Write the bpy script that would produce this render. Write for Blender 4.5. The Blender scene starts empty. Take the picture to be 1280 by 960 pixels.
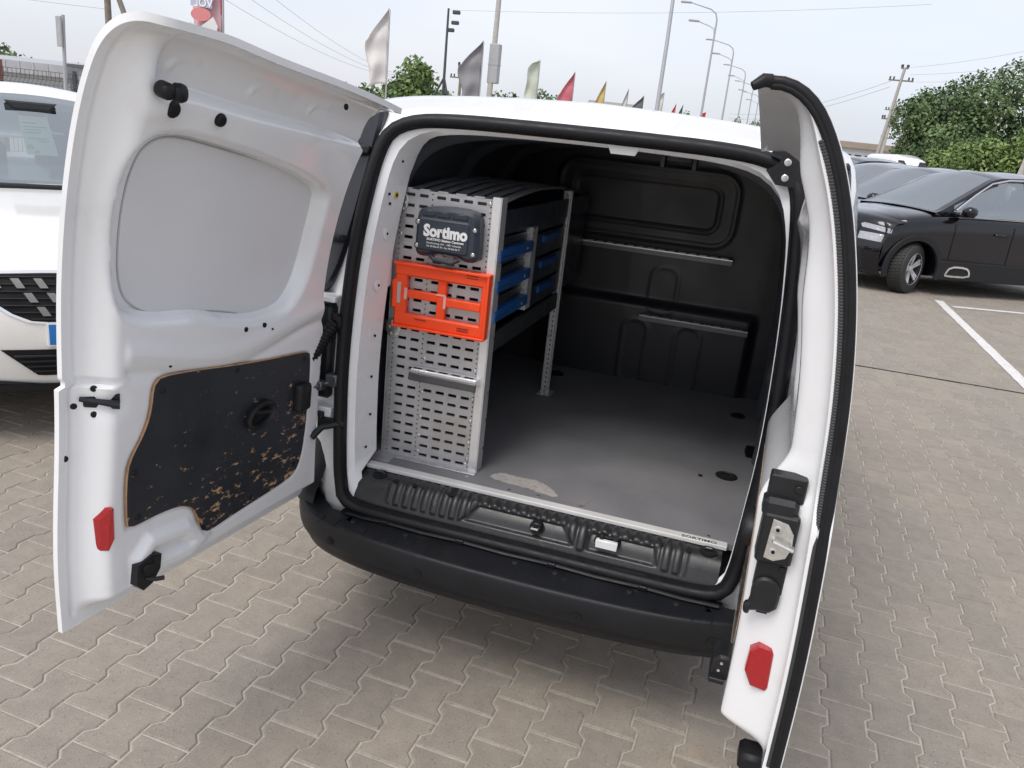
import bpy, bmesh, math, random
import numpy as np
from mathutils import Vector, Matrix
random.seed(7); rng = np.random.default_rng(7)
SC = bpy.context.scene
COL = SC.collection
R = math.radians

# ------------------------------------------------------------------ camera
PITCH, ROLL, YAW = 17.593, 6.185, 15.591
CAM = np.array([.516, -2.177, 1.749]); FPX = 984.8
def cam_basis():
    p, r, y = R(PITCH), R(ROLL), R(YAW)
    f = np.array([-math.sin(y)*math.cos(p), math.cos(y)*math.cos(p), -math.sin(p)])
    rt = np.array([math.cos(y), math.sin(y), 0.]); up = np.cross(rt, f)
    return rt*math.cos(r)+up*math.sin(r), -rt*math.sin(r)+up*math.cos(r), f
CR, CU, CF = cam_basis()
cd = bpy.data.cameras.new('camera'); cam = bpy.data.objects.new('camera', cd); COL.objects.link(cam)
cd.sensor_width = 36; cd.lens = FPX/1280*36; cd.clip_start = .02; cd.clip_end = 2000
M = Matrix.Identity(4)
for i in range(3):
    M[i][0] = CR[i]; M[i][1] = CU[i]; M[i][2] = -CF[i]; M[i][3] = CAM[i]
cam.matrix_world = M; SC.camera = cam
# ------------------------------------------------------------------ world: even overcast sky
W = bpy.data.worlds.new('World'); SC.world = W; W.use_nodes = True
nt = W.node_tree; nt.nodes.clear()
N = nt.nodes.new; Lk = nt.links.new
wo = N('ShaderNodeOutputWorld'); bg1 = N('ShaderNodeBackground'); bg2 = N('ShaderNodeBackground'); add = N('ShaderNodeAddShader')
sky = N('ShaderNodeTexSky'); sky.sky_type = 'NISHITA'; sky.sun_disc = False
SUN_EL, SUN_AZ = 58, 205
sky.sun_elevation = R(SUN_EL); sky.sun_rotation = R(SUN_AZ); sky.dust_density = 4; sky.air_density = 1
Lk(sky.outputs[0], bg1.inputs[0]); bg1.inputs[1].default_value = .05
tc = N('ShaderNodeTexCoord'); mp = N('ShaderNodeMapping'); mp.inputs['Scale'].default_value = (1, 1, 3.2)
nz = N('ShaderNodeTexNoise'); nz.inputs['Scale'].default_value = 2.1; nz.inputs['Detail'].default_value = 4; nz.inputs['Roughness'].default_value = .45
cr = N('ShaderNodeValToRGB')
cr.color_ramp.elements[0].position = .32; cr.color_ramp.elements[0].color = (.70, .74, .82, 1)
cr.color_ramp.elements[1].position = .66; cr.color_ramp.elements[1].color = (.84, .83, .885, 1)
Lk(tc.outputs['Generated'], mp.inputs[0]); Lk(mp.outputs[0], nz.inputs['Vector']); Lk(nz.outputs[0], cr.inputs[0])
Lk(cr.outputs[0], bg2.inputs[0]); bg2.inputs[1].default_value = .69
Lk(bg1.outputs[0], add.inputs[0]); Lk(bg2.outputs[0], add.inputs[1]); Lk(add.outputs[0], wo.inputs[0])
sl = bpy.data.lights.new('sun', 'SUN'); sl.energy = 1.5; sl.angle = R(28); sl.color = (1, .97, .93)
sun = bpy.data.objects.new('sun', sl); COL.objects.link(sun)
# sun behind and to the left of the photographer
sd = Vector((math.sin(R(SUN_AZ))*math.cos(R(SUN_EL)), math.cos(R(SUN_AZ))*math.cos(R(SUN_EL)), math.sin(R(SUN_EL))))
sun.rotation_euler = sd.to_track_quat('Z', 'Y').to_euler()
SC.view_settings.view_transform = 'Standard'; SC.view_settings.look = 'None'
SC.view_settings.exposure = 0.40; SC.view_settings.gamma = 1

# ------------------------------------------------------------------ materials
def new_mat(name):
    m = bpy.data.materials.new(name); m.use_nodes = True
    return m, m.node_tree, m.node_tree.nodes['Principled BSDF']
def mat(name, col, rough=.5, metal=0, coat=0, var=.06, scale=12, bump=0, bscale=200, spec=.5, rvar=.08):
    m, t, b = new_mat(name)
    b.inputs['Roughness'].default_value = rough; b.inputs['Metallic'].default_value = metal
    b.inputs['Coat Weight'].default_value = coat; b.inputs['Coat Roughness'].default_value = .06
    b.inputs['Specular IOR Level'].default_value = spec
    tc = t.nodes.new('ShaderNodeTexCoord')
    n = t.nodes.new('ShaderNodeTexNoise'); n.inputs['Scale'].default_value = scale; n.inputs['Detail'].default_value = 5
    t.links.new(tc.outputs['Object'], n.inputs['Vector'])
    r = t.nodes.new('ShaderNodeValToRGB')
    r.color_ramp.elements[0].position = .3; r.color_ramp.elements[1].position = .7
    r.color_ramp.elements[0].color = tuple(c*(1-var) for c in col)+(1,)
    r.color_ramp.elements[1].color = tuple(min(1, c*(1+var)) for c in col)+(1,)
    t.links.new(n.outputs[0], r.inputs[0]); t.links.new(r.outputs[0], b.inputs['Base Color'])
    mr = t.nodes.new('ShaderNodeMapRange'); mr.inputs['From Min'].default_value = .3; mr.inputs['From Max'].default_value = .7
    mr.inputs['To Min'].default_value = max(0, rough-rvar); mr.inputs['To Max'].default_value = min(1, rough+rvar)
    t.links.new(n.outputs[0], mr.inputs[0]); t.links.new(mr.outputs[0], b.inputs['Roughness'])
    if bump:
        n2 = t.nodes.new('ShaderNodeTexNoise'); n2.inputs['Scale'].default_value = bscale
        t.links.new(tc.outputs['Object'], n2.inputs['Vector'])
        bm_ = t.nodes.new('ShaderNodeBump'); bm_.inputs['Strength'].default_value = bump; bm_.inputs['Distance'].default_value = .002
        t.links.new(n2.outputs[0], bm_.inputs['Height']); t.links.new(bm_.outputs[0], b.inputs['Normal'])
    return m
def speckle(m, col, scale=60, lo=.70, hi=.74, amount=1., stretch=(1, 1, 1)):
    """overlay flecks of another colour (chips, dirt) on a material made by mat()"""
    t = m.node_tree; b = t.nodes['Principled BSDF']; src = b.inputs['Base Color'].links[0].from_socket
    tc = t.nodes.new('ShaderNodeTexCoord'); mp = t.nodes.new('ShaderNodeMapping'); mp.inputs['Scale'].default_value = stretch
    n = t.nodes.new('ShaderNodeTexNoise'); n.inputs['Scale'].default_value = scale; n.inputs['Detail'].default_value = 6; n.inputs['Roughness'].default_value = .6
    t.links.new(tc.outputs['Object'], mp.inputs[0]); t.links.new(mp.outputs[0], n.inputs['Vector'])
    mr = t.nodes.new('ShaderNodeMapRange'); mr.inputs['From Min'].default_value = lo; mr.inputs['From Max'].default_value = hi
    mr.inputs['To Max'].default_value = amount
    t.links.new(n.outputs[0], mr.inputs[0])
    mx = t.nodes.new('ShaderNodeMix'); mx.data_type = 'RGBA'
    t.links.new(mr.outputs[0], mx.inputs[0]); t.links.new(src, mx.inputs[6]); mx.inputs[7].default_value = (*col, 1)
    t.links.new(mx.outputs[2], b.inputs['Base Color'])
    return m
WHITE = speckle(mat('white_paint', (.77, .78, .795), .16, 0, .6, .02, 3), (.50, .48, .45), 9, .56, .80, .25)
WHITE2 = speckle(mat('white_paint_jamb', (.80, .81, .82), .25, 0, .4, .03, 5), (.35, .32, .28), 14, .6, .8, .4)
INFILL = mat('white_window_panel', (.66, .67, .69), .55, 0, 0, .02, 4, .15, 300)
BLACKP = mat('black_plastic', (.012, .013, .015), .45, 0, 0, .15, 20, .25, 500, spec=.35)
BUMP = speckle(mat('bumper_plastic', (.010, .011, .014), .45, 0, 0, .12, 9, .3, 900, spec=.35), (.07, .068, .065), 26, .62, .8, .5)
RUBBER = mat('rubber_seal', (.008, .008, .010), .5, 0, 0, .2, 30, spec=.28)
DARKIN = mat('dark_interior_paint', (.075, .082, .098), .38, 0, .1, .1, 6)
BULK = mat('bulkhead_paint', (.012, .013, .019), .42, 0, .15, .1, 5)
FLOORM = speckle(mat('grey_floor_board', (.19, .19, .20), .62, 0, 0, .10, 5, .3, 300), (.22, .215, .21), 7, .55, .8, .5)
SILLM = speckle(mat('sill_plastic', (.026, .027, .029), .34, 0, 0, .2, 18, .2, 400), (.14, .135, .125), 40, .60, .78, .6)
ALU = speckle(mat('aluminium', (.50, .50, .51), .38, .55, 0, .08, 14, .1, 200), (.33, .28, .22), 6, .52, .75, .45)
ALU2 = mat('aluminium_bright', (.74, .74, .75), .33, .6, 0, .05, 20)
ALUD = mat('anodised_rail', (.12, .125, .135), .35, .7, 0, .1, 20)
STEEL = mat('zinc_steel', (.62, .62, .60), .28, .85, 0, .1, 60)
ORANGE = speckle(mat('orange_plastic', (.92, .075, .010), .42, 0, 0, .05, 12), (.75, .3, .2), 25, .62, .75, .4)
PINK = mat('pink_tape', (.8, .42, .38), .6)
NAVY = mat('dark_blue_grey_plastic', (.028, .036, .052), .38, 0, 0, .08, 20, .2, 500)
BLUE = mat('blue_plastic', (.012, .09, .30), .4, 0, 0, .1, 30)
TEXTW = mat('white_print', (.8, .8, .8), .6)
TEXTK = mat('black_print', (.03, .03, .03), .6)
RED = mat('red_reflector', (.36, .003, .008), .2, 0, .4, .1, 90, .5, 600)
EDGEW = mat('bare_plywood_edge', (.38, .23, .13), .7, 0, 0, .25, 40)
SILVER = mat('chrome', (.75, .75, .76), .12, 1, 0, .02)
YEL = mat('yellow_sticker', (.7, .5, .03), .6)
MATSTRIP = mat('shelf_mat', (.34, .35, .37), .6, 0, 0, .1, 30)
DRAWER = mat('drawer_plastic', (.035, .038, .045), .45, 0, 0, .1, 20)
HOLE = mat('black_void', (.004, .004, .005), .9)

def plymat():
    m = mat('worn_black_plywood', (.022, .025, .032), .42, 0, 0, .12, 8, .2, 400)
    t = m.node_tree; b = t.nodes['Principled BSDF']; src = b.inputs['Base Color'].links[0].from_socket
    tc = t.nodes.new('ShaderNodeTexCoord'); mp = t.nodes.new('ShaderNodeMapping'); mp.inputs['Scale'].default_value = (1, 1, 2.2); mp.inputs['Rotation'].default_value = (R(14), 0, 0)
    t.links.new(tc.outputs['Object'], mp.inputs[0])
    n = t.nodes.new('ShaderNodeTexNoise'); n.inputs['Scale'].default_value = 24; n.inputs['Detail'].default_value = 9; n.inputs['Roughness'].default_value = .74
    n2 = t.nodes.new('ShaderNodeTexNoise'); n2.inputs['Scale'].default_value = 3.0; n2.inputs['Detail'].default_value = 2
    t.links.new(mp.outputs[0], n.inputs['Vector']); t.links.new(tc.outputs['Object'], n2.inputs['Vector'])
    sp = t.nodes.new('ShaderNodeSeparateXYZ'); t.links.new(tc.outputs['Object'], sp.inputs[0])
    hz = t.nodes.new('ShaderNodeMapRange'); hz.inputs['From Min'].default_value = .6; hz.inputs['From Max'].default_value = 1.08
    hz.inputs['To Min'].default_value = .075; hz.inputs['To Max'].default_value = -.05
    t.links.new(sp.outputs[2], hz.inputs[0])
    a = t.nodes.new('ShaderNodeMath'); a.operation = 'ADD'; t.links.new(n.outputs[0], a.inputs[0]); t.links.new(hz.outputs[0], a.inputs[1])
    m2 = t.nodes.new('ShaderNodeMath'); m2.operation = 'MULTIPLY_ADD'; t.links.new(n2.outputs[0], m2.inputs[0]); m2.inputs[1].default_value = .16; t.links.new(a.outputs[0], m2.inputs[2])
    mr = t.nodes.new('ShaderNodeMapRange'); mr.inputs['From Min'].default_value = .700; mr.inputs['From Max'].default_value = .712
    t.links.new(m2.outputs[0], mr.inputs[0])
    mx = t.nodes.new('ShaderNodeMix'); mx.data_type = 'RGBA'
    t.links.new(mr.outputs[0], mx.inputs[0]); t.links.new(src, mx.inputs[6]); mx.inputs[7].default_value = (.46, .29, .16, 1)
    t.links.new(mx.outputs[2], b.inputs['Base Color'])
    return m
PLY = plymat()

def ground_mat(name, island):
    m, t, b = new_mat(name)
    b.inputs['Roughness'].default_value = .85
    tc = t.nodes.new('ShaderNodeTexCoord')
    geo = t.nodes.new('ShaderNodeNewGeometry')
    if island: rnd = geo.outputs['Random Per Island']
    else: rnd = t.nodes.new('ShaderNodeObjectInfo').outputs['Random']
    pos = geo.outputs['Position']
    cr = t.nodes.new('ShaderNodeValToRGB'); e = cr.color_ramp.elements
    e[0].position = 0; e[0].color = (.228, .206, .180, 1); e[1].position = 1; e[1].color = (.262, .235, .202, 1)
    el = cr.color_ramp.elements.new(.5); el.color = (.242, .220, .194, 1)
    t.links.new(rnd, cr.inputs[0])
    def noise(s, d=5, rgh=.5):
        n = t.nodes.new('ShaderNodeTexNoise'); n.inputs['Scale'].default_value = s; n.inputs['Detail'].default_value = d; n.inputs['Roughness'].default_value = rgh
        t.links.new(pos, n.inputs['Vector']); return n.outputs[0]
    def mul(src, fac, lo, hi, c0, c1):
        mr = t.nodes.new('ShaderNodeMapRange'); mr.inputs['From Min'].default_value = lo; mr.inputs['From Max'].default_value = hi
        t.links.new(fac, mr.inputs[0])
        c = t.nodes.new('ShaderNodeMix'); c.data_type = 'RGBA'; c.inputs[6].default_value = (*c0, 1); c.inputs[7].default_value = (*c1, 1)
        t.links.new(mr.outputs[0], c.inputs[0])
        x = t.nodes.new('ShaderNodeMix'); x.data_type = 'RGBA'; x.blend_type = 'MULTIPLY'; x.inputs[0].default_value = 1
        t.links.new(src, x.inputs[6]); t.links.new(c.outputs[2], x.inputs[7]); return x.outputs[2]
    s = mul(cr.outputs[0], noise(.8, 3), .35, .65, (.98, .96, .93), (1.06, 1.03, .97))
    s = mul(s, noise(14, 6, .6), .3, .7, (.9, .9, .9), (1.1, 1.1, 1.1))
    s = mul(s, noise(260, 3, .6), .25, .75, (.82, .82, .82), (1.2, 1.2, 1.2))
    s = mul(s, noise(95, 2, .5), .60, .72, (1, 1, 1), (.72, .72, .72))
    s = mul(s, noise(120, 2, .5), .62, .74, (1, 1, 1), (1.3, 1.3, 1.3))
    s = mul(s, noise(2.3, 5, .6), .60, .72, (1, 1, 1), (1.05, 1.0, .93))
    s = mul(s, noise(5, 6, .7), .66, .72, (1, 1, 1), (.78, .78, .78))
    t.links.new(s, b.inputs['Base Color'])
    bp = t.nodes.new('ShaderNodeBump'); bp.inputs['Strength'].default_value = .5; bp.inputs['Distance'].default_value = .002
    t.links.new(noise(220, 4, .6), bp.inputs['Height']); t.links.new(bp.outputs[0], b.inputs['Normal'])
    return m
PAVE1 = ground_mat('paver_concrete', False); PAVE2 = ground_mat('paver_concrete_far', True)
SAND = speckle(mat('joint_sand', (.40, .365, .31), .95, 0, 0, .15, 30, .8, 300), (.16, .15, .13), 9, .55, .68, .6)
LINEP = speckle(mat('line_paint', (.62, .61, .59), .8, 0, 0, .06, 10), (.30, .27, .24), 30, .55, .66, .8)

def glass_mat(name, tint, trans=.55):
    m, t, b = new_mat(name)
    t.nodes.remove(b)
    out = t.nodes['Material Output']
    tr = t.nodes.new('ShaderNodeBsdfTransparent'); tr.inputs[0].default_value = (*tint, 1)
    gl = t.nodes.new('ShaderNodeBsdfGlossy'); gl.inputs['Roughness'].default_value = .03; gl.inputs[0].default_value = (.9, .95, .95, 1)
    fr = t.nodes.new('ShaderNodeFresnel'); fr.inputs[0].default_value = 1.6
    mr = t.nodes.new('ShaderNodeMapRange'); mr.inputs['To Min'].default_value = .32; mr.inputs['To Max'].default_value = 1
    mx = t.nodes.new('ShaderNodeMixShader')
    t.links.new(fr.outputs[0], mr.inputs[0]); t.links.new(mr.outputs[0], mx.inputs[0])
    t.links.new(tr.outputs[0], mx.inputs[1]); t.links.new(gl.outputs[0], mx.inputs[2]); t.links.new(mx.outputs[0], out.inputs[0])
    return m
GLASS = glass_mat('car_glass', (.42, .48, .47))

# ------------------------------------------------------------------ mesh helpers
def tag(o, label=None, cat=None, group=None, kind=None):
    if label: o['label'] = label
    if cat: o['category'] = cat
    if group: o['group'] = group
    if kind: o['kind'] = kind
    return o
def empty(name, loc, label=None, cat=None, group=None, rz=0):
    o = bpy.data.objects.new(name, None); COL.objects.link(o); o.location = loc; o.rotation_euler = (0, 0, rz)
    o.empty_display_size = .2
    return tag(o, label, cat, group)
class MB:
    """collects vertices and faces; build() links them as one mesh object"""
    def __init__(s, xf=None): s.v = []; s.f = []; s.mi = []; s.xf = xf
    def add(s, vs, fs, mi=0):
        b = len(s.v)
        s.v += [tuple(s.xf(*p)) if s.xf else tuple(p) for p in vs]
        s.f += [tuple(b+i for i in f) for f in fs]; s.mi += [mi]*len(fs); return s
    def box(s, x0, x1, y0, y1, z0, z1, mi=0, ch=0):
        if ch <= 0:
            vs = [(x, y, z) for z in (z0, z1) for y in (y0, y1) for x in (x0, x1)]
            return s.add(vs, [(0, 2, 3, 1), (4, 5, 7, 6), (0, 1, 5, 4), (2, 6, 7, 3), (0, 4, 6, 2), (1, 3, 7, 5)], mi)
        c = min(ch, (x1-x0)/2.01, (y1-y0)/2.01, (z1-z0)/2.01)
        vs = []; idx = {}
        X = (x0, x1); Y = (y0, y1); Z = (z0, z1)
        for i in (0, 1):
            for j in (0, 1):
                for k in (0, 1):
                    sx, sy, sz = (1-2*i)*c, (1-2*j)*c, (1-2*k)*c
                    idx[i, j, k] = len(vs)
                    vs += [(X[i], Y[j]+sy, Z[k]+sz), (X[i]+sx, Y[j], Z[k]+sz), (X[i]+sx, Y[j]+sy, Z[k])]
        F = []
        q = lambda a, b, c_, d: F.append((a, b, c_, d))
        g = lambda i, j, k, n: idx[i, j, k]+n
        for i in (0, 1):
            q(g(i,0,0,0), g(i,1,0,0), g(i,1,1,0), g(i,0,1,0)); q(g(0,i,0,1), g(1,i,0,1), g(1,i,1,1), g(0,i,1,1)); q(g(0,0,i,2), g(1,0,i,2), g(1,1,i,2), g(0,1,i,2))
        for a in (0, 1):
            for b_ in (0, 1):
                q(g(a,b_,0,0), g(a,b_,1,0), g(a,b_,1,1), g(a,b_,0,1))
                q(g(a,0,b_,0), g(a,1,b_,0), g(a,1,b_,2), g(a,0,b_,2))
                q(g(0,a,b_,1), g(1,a,b_,1), g(1,a,b_,2), g(0,a,b_,2))
        for i in (0, 1):
            for j in (0, 1):
                for k in (0, 1): F.append((g(i,j,k,0), g(i,j,k,1), g(i,j,k,2)))
        return s.add(vs, F, mi)
    def prism(s, pts, w0, w1, ax='y', ch=0, mi=0):
        """closed outline extruded from w0 to w1 along an axis; chamfer at the w1 end"""
        def P(a, b, w): return {'y': (a, w, b), 'x': (w, a, b), 'z': (a, b, w)}[ax]
        n = len(pts)
        rings = [([p for p in pts], w0)]
        if ch:
            ins = inset(pts, abs(ch)); sg = 1 if w1 > w0 else -1
            rings += [(pts, w1-sg*abs(ch)), (ins, w1)]
        else: rings += [(pts, w1)]
        vs = [P(a, b, w) for r, w in rings for a, b in r]; F = [tuple(range(n))[::-1], tuple(range(n*(len(rings)-1), n*len(rings)))]
        for k in range(len(rings)-1):
            for i in range(n):
                j = (i+1) % n; F.append((k*n+i, k*n+j, (k+1)*n+j, (k+1)*n+i))
        return s.add(vs, F, mi)
    def tube(s, path, r, seg=8, mi=0, caps=True, up=(0, 0, 1), rx=1., ry=1., closed=False):
        P = [np.array(p, float) for p in path]; n = len(P); vs = []
        rr = r if hasattr(r, '__len__') else [r]*n
        prev = None
        for i in range(n):
            a = P[(i-1) % n] if (closed or i > 0) else P[0]; b = P[(i+1) % n] if (closed or i < n-1) else P[-1]
            t = b-a; t /= (np.linalg.norm(t)+1e-12)
            if prev is None:
                u = np.array(up, float)
                if abs(u@t) > .95: u = np.array((1., 0, 0))
            else: u = prev
            u = u-t*(u@t); u /= (np.linalg.norm(u)+1e-12); prev = u; w = np.cross(t, u)
            for k in range(seg):
                an = 2*math.pi*k/seg; vs.append(P[i]+rr[i]*(u*math.cos(an)*rx+w*math.sin(an)*ry))
        F = []
        for i in range(n if closed else n-1):
            for k in range(seg):
                k2 = (k+1) % seg; i2 = (i+1) % n
                F.append((i*seg+k, i*seg+k2, i2*seg+k2, i2*seg+k))
        if caps and not closed: F += [tuple(range(seg))[::-1], tuple(range((n-1)*seg, n*seg))]
        return s.add(vs, F, mi)
    def cyl(s, a, b, r, seg=12, mi=0, r2=None):
        return s.tube([a, b], [r, r if r2 is None else r2], seg, mi)
    def disc(s, c, n, r, h, seg=16, mi=0, dome=0.):
        c = np.array(c, float); n = np.array(n, float); n /= np.linalg.norm(n)
        path = [c, c+n*h]; rr = [r, r]
        if dome: path = [c, c+n*h*.6, c+n*h*.9, c+n*h]; rr = [r, r, r*.85, r*.55]
        return s.tube(path, rr, seg, mi)
    def lathe(s, prof, c=(0, 0, 0), ax='x', seg=32, mi=0):
        vs = []
        for d, r in prof:
            for k in range(seg):
                a = 2*math.pi*k/seg; u, w = r*math.cos(a), r*math.sin(a)
                p = {'x': (d, u, w), 'y': (u, d, w), 'z': (u, w, d)}[ax]; vs.append((p[0]+c[0], p[1]+c[1], p[2]+c[2]))
        F = [(i*seg+k, i*seg+(k+1) % seg, (i+1)*seg+(k+1) % seg, (i+1)*seg+k) for i in range(len(prof)-1) for k in range(seg)]
        return s.add(vs, F, mi)
    def build(s, name, mats, parent=None, smooth=None, label=None, kind=None, recalc=True):
        me = bpy.data.meshes.new(name)
        me.from_pydata([tuple(map(float, p)) for p in s.v], [], s.f)
        ms = mats if isinstance(mats, (list, tuple)) else [mats]
        for m in ms: me.materials.append(m)
        if len(ms) > 1: me.polygons.foreach_set('material_index', s.mi)
        if recalc:
            bm = bmesh.new(); bm.from_mesh(me); bmesh.ops.recalc_face_normals(bm, faces=bm.faces); bm.to_mesh(me); bm.free()
        if smooth is not None:
            me.polygons.foreach_set('use_smooth', [True]*len(me.polygons))
            me.set_sharp_from_angle(angle=R(smooth))
        me.update()
        o = bpy.data.objects.new(name, me); COL.objects.link(o)
        if parent: o.parent = parent
        return tag(o, label, kind=kind)
def inset(pts, d):
    n = len(pts); A = sum(pts[i][0]*pts[(i+1) % n][1]-pts[(i+1) % n][0]*pts[i][1] for i in range(n)); sg = 1 if A > 0 else -1
    out = []
    for i in range(n):
        p0, p1, p2 = (np.array(pts[j % n], float) for j in (i-1, i, i+1))
        a = p1-p0; b = p2-p1; a /= np.linalg.norm(a)+1e-9; b /= np.linalg.norm(b)+1e-9
        na = np.array((-a[1], a[0]))*sg; nb = np.array((-b[1], b[0]))*sg; m = na+nb; l = m@m
        out.append(tuple(p1+m*d*2/max(l, .5)))
    return out
def rrect(x0, x1, z0, z1, r, n=5):
    out = []
    for cx, cz, a0 in ((x1-r, z0+r, -90), (x1-r, z1-r, 0), (x0+r, z1-r, 90), (x0+r, z0+r, 180)):
        for k in range(n+1):
            a = R(a0+90*k/n); out.append((cx+r*math.cos(a), cz+r*math.sin(a)))
    return out
def chaikin(pts, n=2, closed=True):
    for _ in range(n):
        q = []; m = len(pts)
        if not closed: q.append(pts[0])
        for i in range(m if closed else m-1):
            a = np.array(pts[i], float); b = np.array(pts[(i+1) % m], float)
            q += [tuple(a*.75+b*.25), tuple(a*.25+b*.75)]
        if not closed: q.append(pts[-1])
        pts = q
    return pts
def resample(pts, n, closed=False):
    P = np.array(pts, float)
    if closed: P = np.vstack([P, P[:1]])
    d = np.r_[0, np.cumsum(np.linalg.norm(np.diff(P, axis=0), axis=1))]
    t = np.linspace(0, d[-1], n+1)[:-1] if closed else np.linspace(0, d[-1], n)
    return np.stack([np.interp(t, d, P[:, k]) for k in range(P.shape[1])], 1)
def sdf(poly, X, Y):
    """signed distance to polygon, positive inside (arrays)"""
    P = np.array(poly, float); n = len(P); D = np.full(X.shape, 1e9); ins = np.zeros(X.shape, bool)
    for i in range(n):
        a = P[i]; b = P[(i+1) % n]; e = b-a; t = np.clip(((X-a[0])*e[0]+(Y-a[1])*e[1])/(e@e+1e-12), 0, 1)
        D = np.minimum(D, np.hypot(X-a[0]-t*e[0], Y-a[1]-t*e[1]))
        if a[1] != b[1]:
            c = ((a[1] > Y) != (b[1] > Y)) & (X < (b[0]-a[0])*(Y-a[1])/(b[1]-a[1])+a[0]); ins ^= c
    return np.where(ins, D, -D)
def sm(x): x = np.clip(x, 0, 1); return x*x*(3-2*x)
def grid_faces(nu, nv, off=0, closed_u=False):
    F = []
    for j in range(nv-1):
        for i in range(nu if closed_u else nu-1):
            i2 = (i+1) % nu; F.append((off+j*nu+i, off+j*nu+i2, off+(j+1)*nu+i2, off+(j+1)*nu+i))
    return F
def text_obj(name, body, size, mtx, m, parent, extrude=.0006, offset=0., align='LEFT', shear=0, sx=1.):
    cu = bpy.data.curves.new(name, 'FONT'); cu.body = body; cu.size = size; cu.extrude = extrude; cu.offset = offset; cu.align_x = align; cu.resolution_u = 3
    tmp = bpy.data.objects.new(name+'_c', cu); COL.objects.link(tmp)
    me = bpy.data.meshes.new_from_object(tmp.evaluated_get(bpy.context.evaluated_depsgraph_get()))
    bpy.data.objects.remove(tmp)
    me.transform(mtx @ Matrix.Diagonal((sx, 1, 1, 1))); me.materials.clear(); me.materials.append(m)
    o = bpy.data.objects.new(name, me); COL.objects.link(o); o.parent = parent; return o
def frame(o, x, y):
    """matrix with origin o, local x along x, local y along y"""
    x = Vector(x).normalized(); y = Vector(y).normalized(); z = x.cross(y)
    m = Matrix.Identity(4)
    for i in range(3): m[i][0] = x[i]; m[i][1] = y[i]; m[i][2] = z[i]; m[i][3] = o[i]
    return m

# ================================================================== GROUND
gm = MB(); G = 700
gm.add([(-G, -G, -.0045), (G, -G, -.0045), (G, G, -.0045), (-G, G, -.0045)], [(0, 1, 2, 3)])
ground = gm.build('ground', SAND, label='paved car park of beige interlocking concrete blocks', kind='structure')
# interlocking paver outline: two wide heads, narrow waist
PL, PP = .205, .145            # block length, column pitch
HW, WW = .0835, .0600
def paver_outline(g=.0032):
    hl = PL/2-g; hw, ww = HW-g*.8, WW-g*.8
    r = [(hw, -hl), (hw, -.064), (ww, -.040), (ww, .040), (hw, .064), (hw, hl)]
    return r+[(-x, y) for x, y in reversed(r)]
PO = paver_outline(); PI_ = inset(PO, .0045)
PV = [(x, y, -.012) for x, y in PO]+[(x, y, -.0035) for x, y in PO]+[(x, y, 0) for x, y in PI_]
PF = [tuple(range(24, 36))]+[(i, (i+1) % 12, 12+(i+1) % 12, 12+i) for i in range(12)]+[(12+i, 12+(i+1) % 12, 24+(i+1) % 12, 24+i) for i in range(12)]
rot = R(-2.2); ca, sa = math.cos(rot), math.sin(rot); OX, OY = -.663, -.578
def lat(i, j):
    x = i*PP; y = (j+(.5 if i % 2 else 0)+.5)*PL
    return OX+x*ca-y*sa, OY+x*sa+y*ca
DOORL = [(75, 785), (70, 470), (100, 130), (190, 20), (460, 125), (400, 500), (375, 612)]
VANP = [(380, 640), (430, 130), (990, 180), (1076, 300), (1076, 420), (1046, 630), (985, 950), (930, 900), (925, 825), (700, 790), (500, 735)]
def inpoly(x, y, P):
    c = False; n = len(P)
    for i in range(n):
        a, b = P[i], P[(i+1) % n]
        if (a[1] > y) != (b[1] > y) and x < (b[0]-a[0])*(y-a[1])/(b[1]-a[1])+a[0]: c = not c
    return c
near, far = [], []
for i in range(-75, 105):
    for j in range(-14, 95):
        x, y = lat(i, j)
        d = np.array((x, y, 0))-CAM; z = d@CF
        if z < .5: continue
        px = 640+FPX*(d@CR)/z; py = 480-FPX*(d@CU)/z
        if not (-330 < px < 1560 and py < 1260): continue
        if y > 13.5: continue
        sz = FPX/z*math.sqrt(1.749/z)
        vis = -25 < px < 1305 and py < 985 and not inpoly(px, py, DOORL) and not inpoly(px, py, VANP)
        (near if vis else far).append((sz, x, y))
near.sort(reverse=True); far += near[300:]; near = near[:300]
pme = bpy.data.meshes.new('paver'); pme.from_pydata(PV, [], PF); pme.materials.append(PAVE1); pme.update()
for s, x, y in near:
    o = bpy.data.objects.new('paver', pme); COL.objects.link(o); o.parent = ground
    o.location = (x, y, random.uniform(-.001, .001)); o.rotation_euler = (random.uniform(-.006, .006), random.uniform(-.006, .006), rot+random.uniform(-.006, .006))
A = np.array([(x, y) for _, x, y in far]); pv = np.array(PV)
n = len(A); th = rot+rng.uniform(-.006, .006, n); c_, s_ = np.cos(th)[:, None], np.sin(th)[:, None]
V = np.stack([A[:, :1]+pv[None, :, 0]*c_-pv[None, :, 1]*s_, A[:, 1:]+pv[None, :, 0]*s_+pv[None, :, 1]*c_,
              pv[None, :, 2]+rng.uniform(-.001, .001, n)[:, None]], 2).reshape(-1, 3)
F = [tuple(k*36+q for q in f) for k in range(n) for f in PF]
me = bpy.data.meshes.new('paver'); me.from_pydata(V.tolist(), [], F); me.materials.append(PAVE2); me.update()
o = bpy.data.objects.new('paver', me); COL.objects.link(o); o.parent = ground; o['kind'] = 'stuff'
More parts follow.
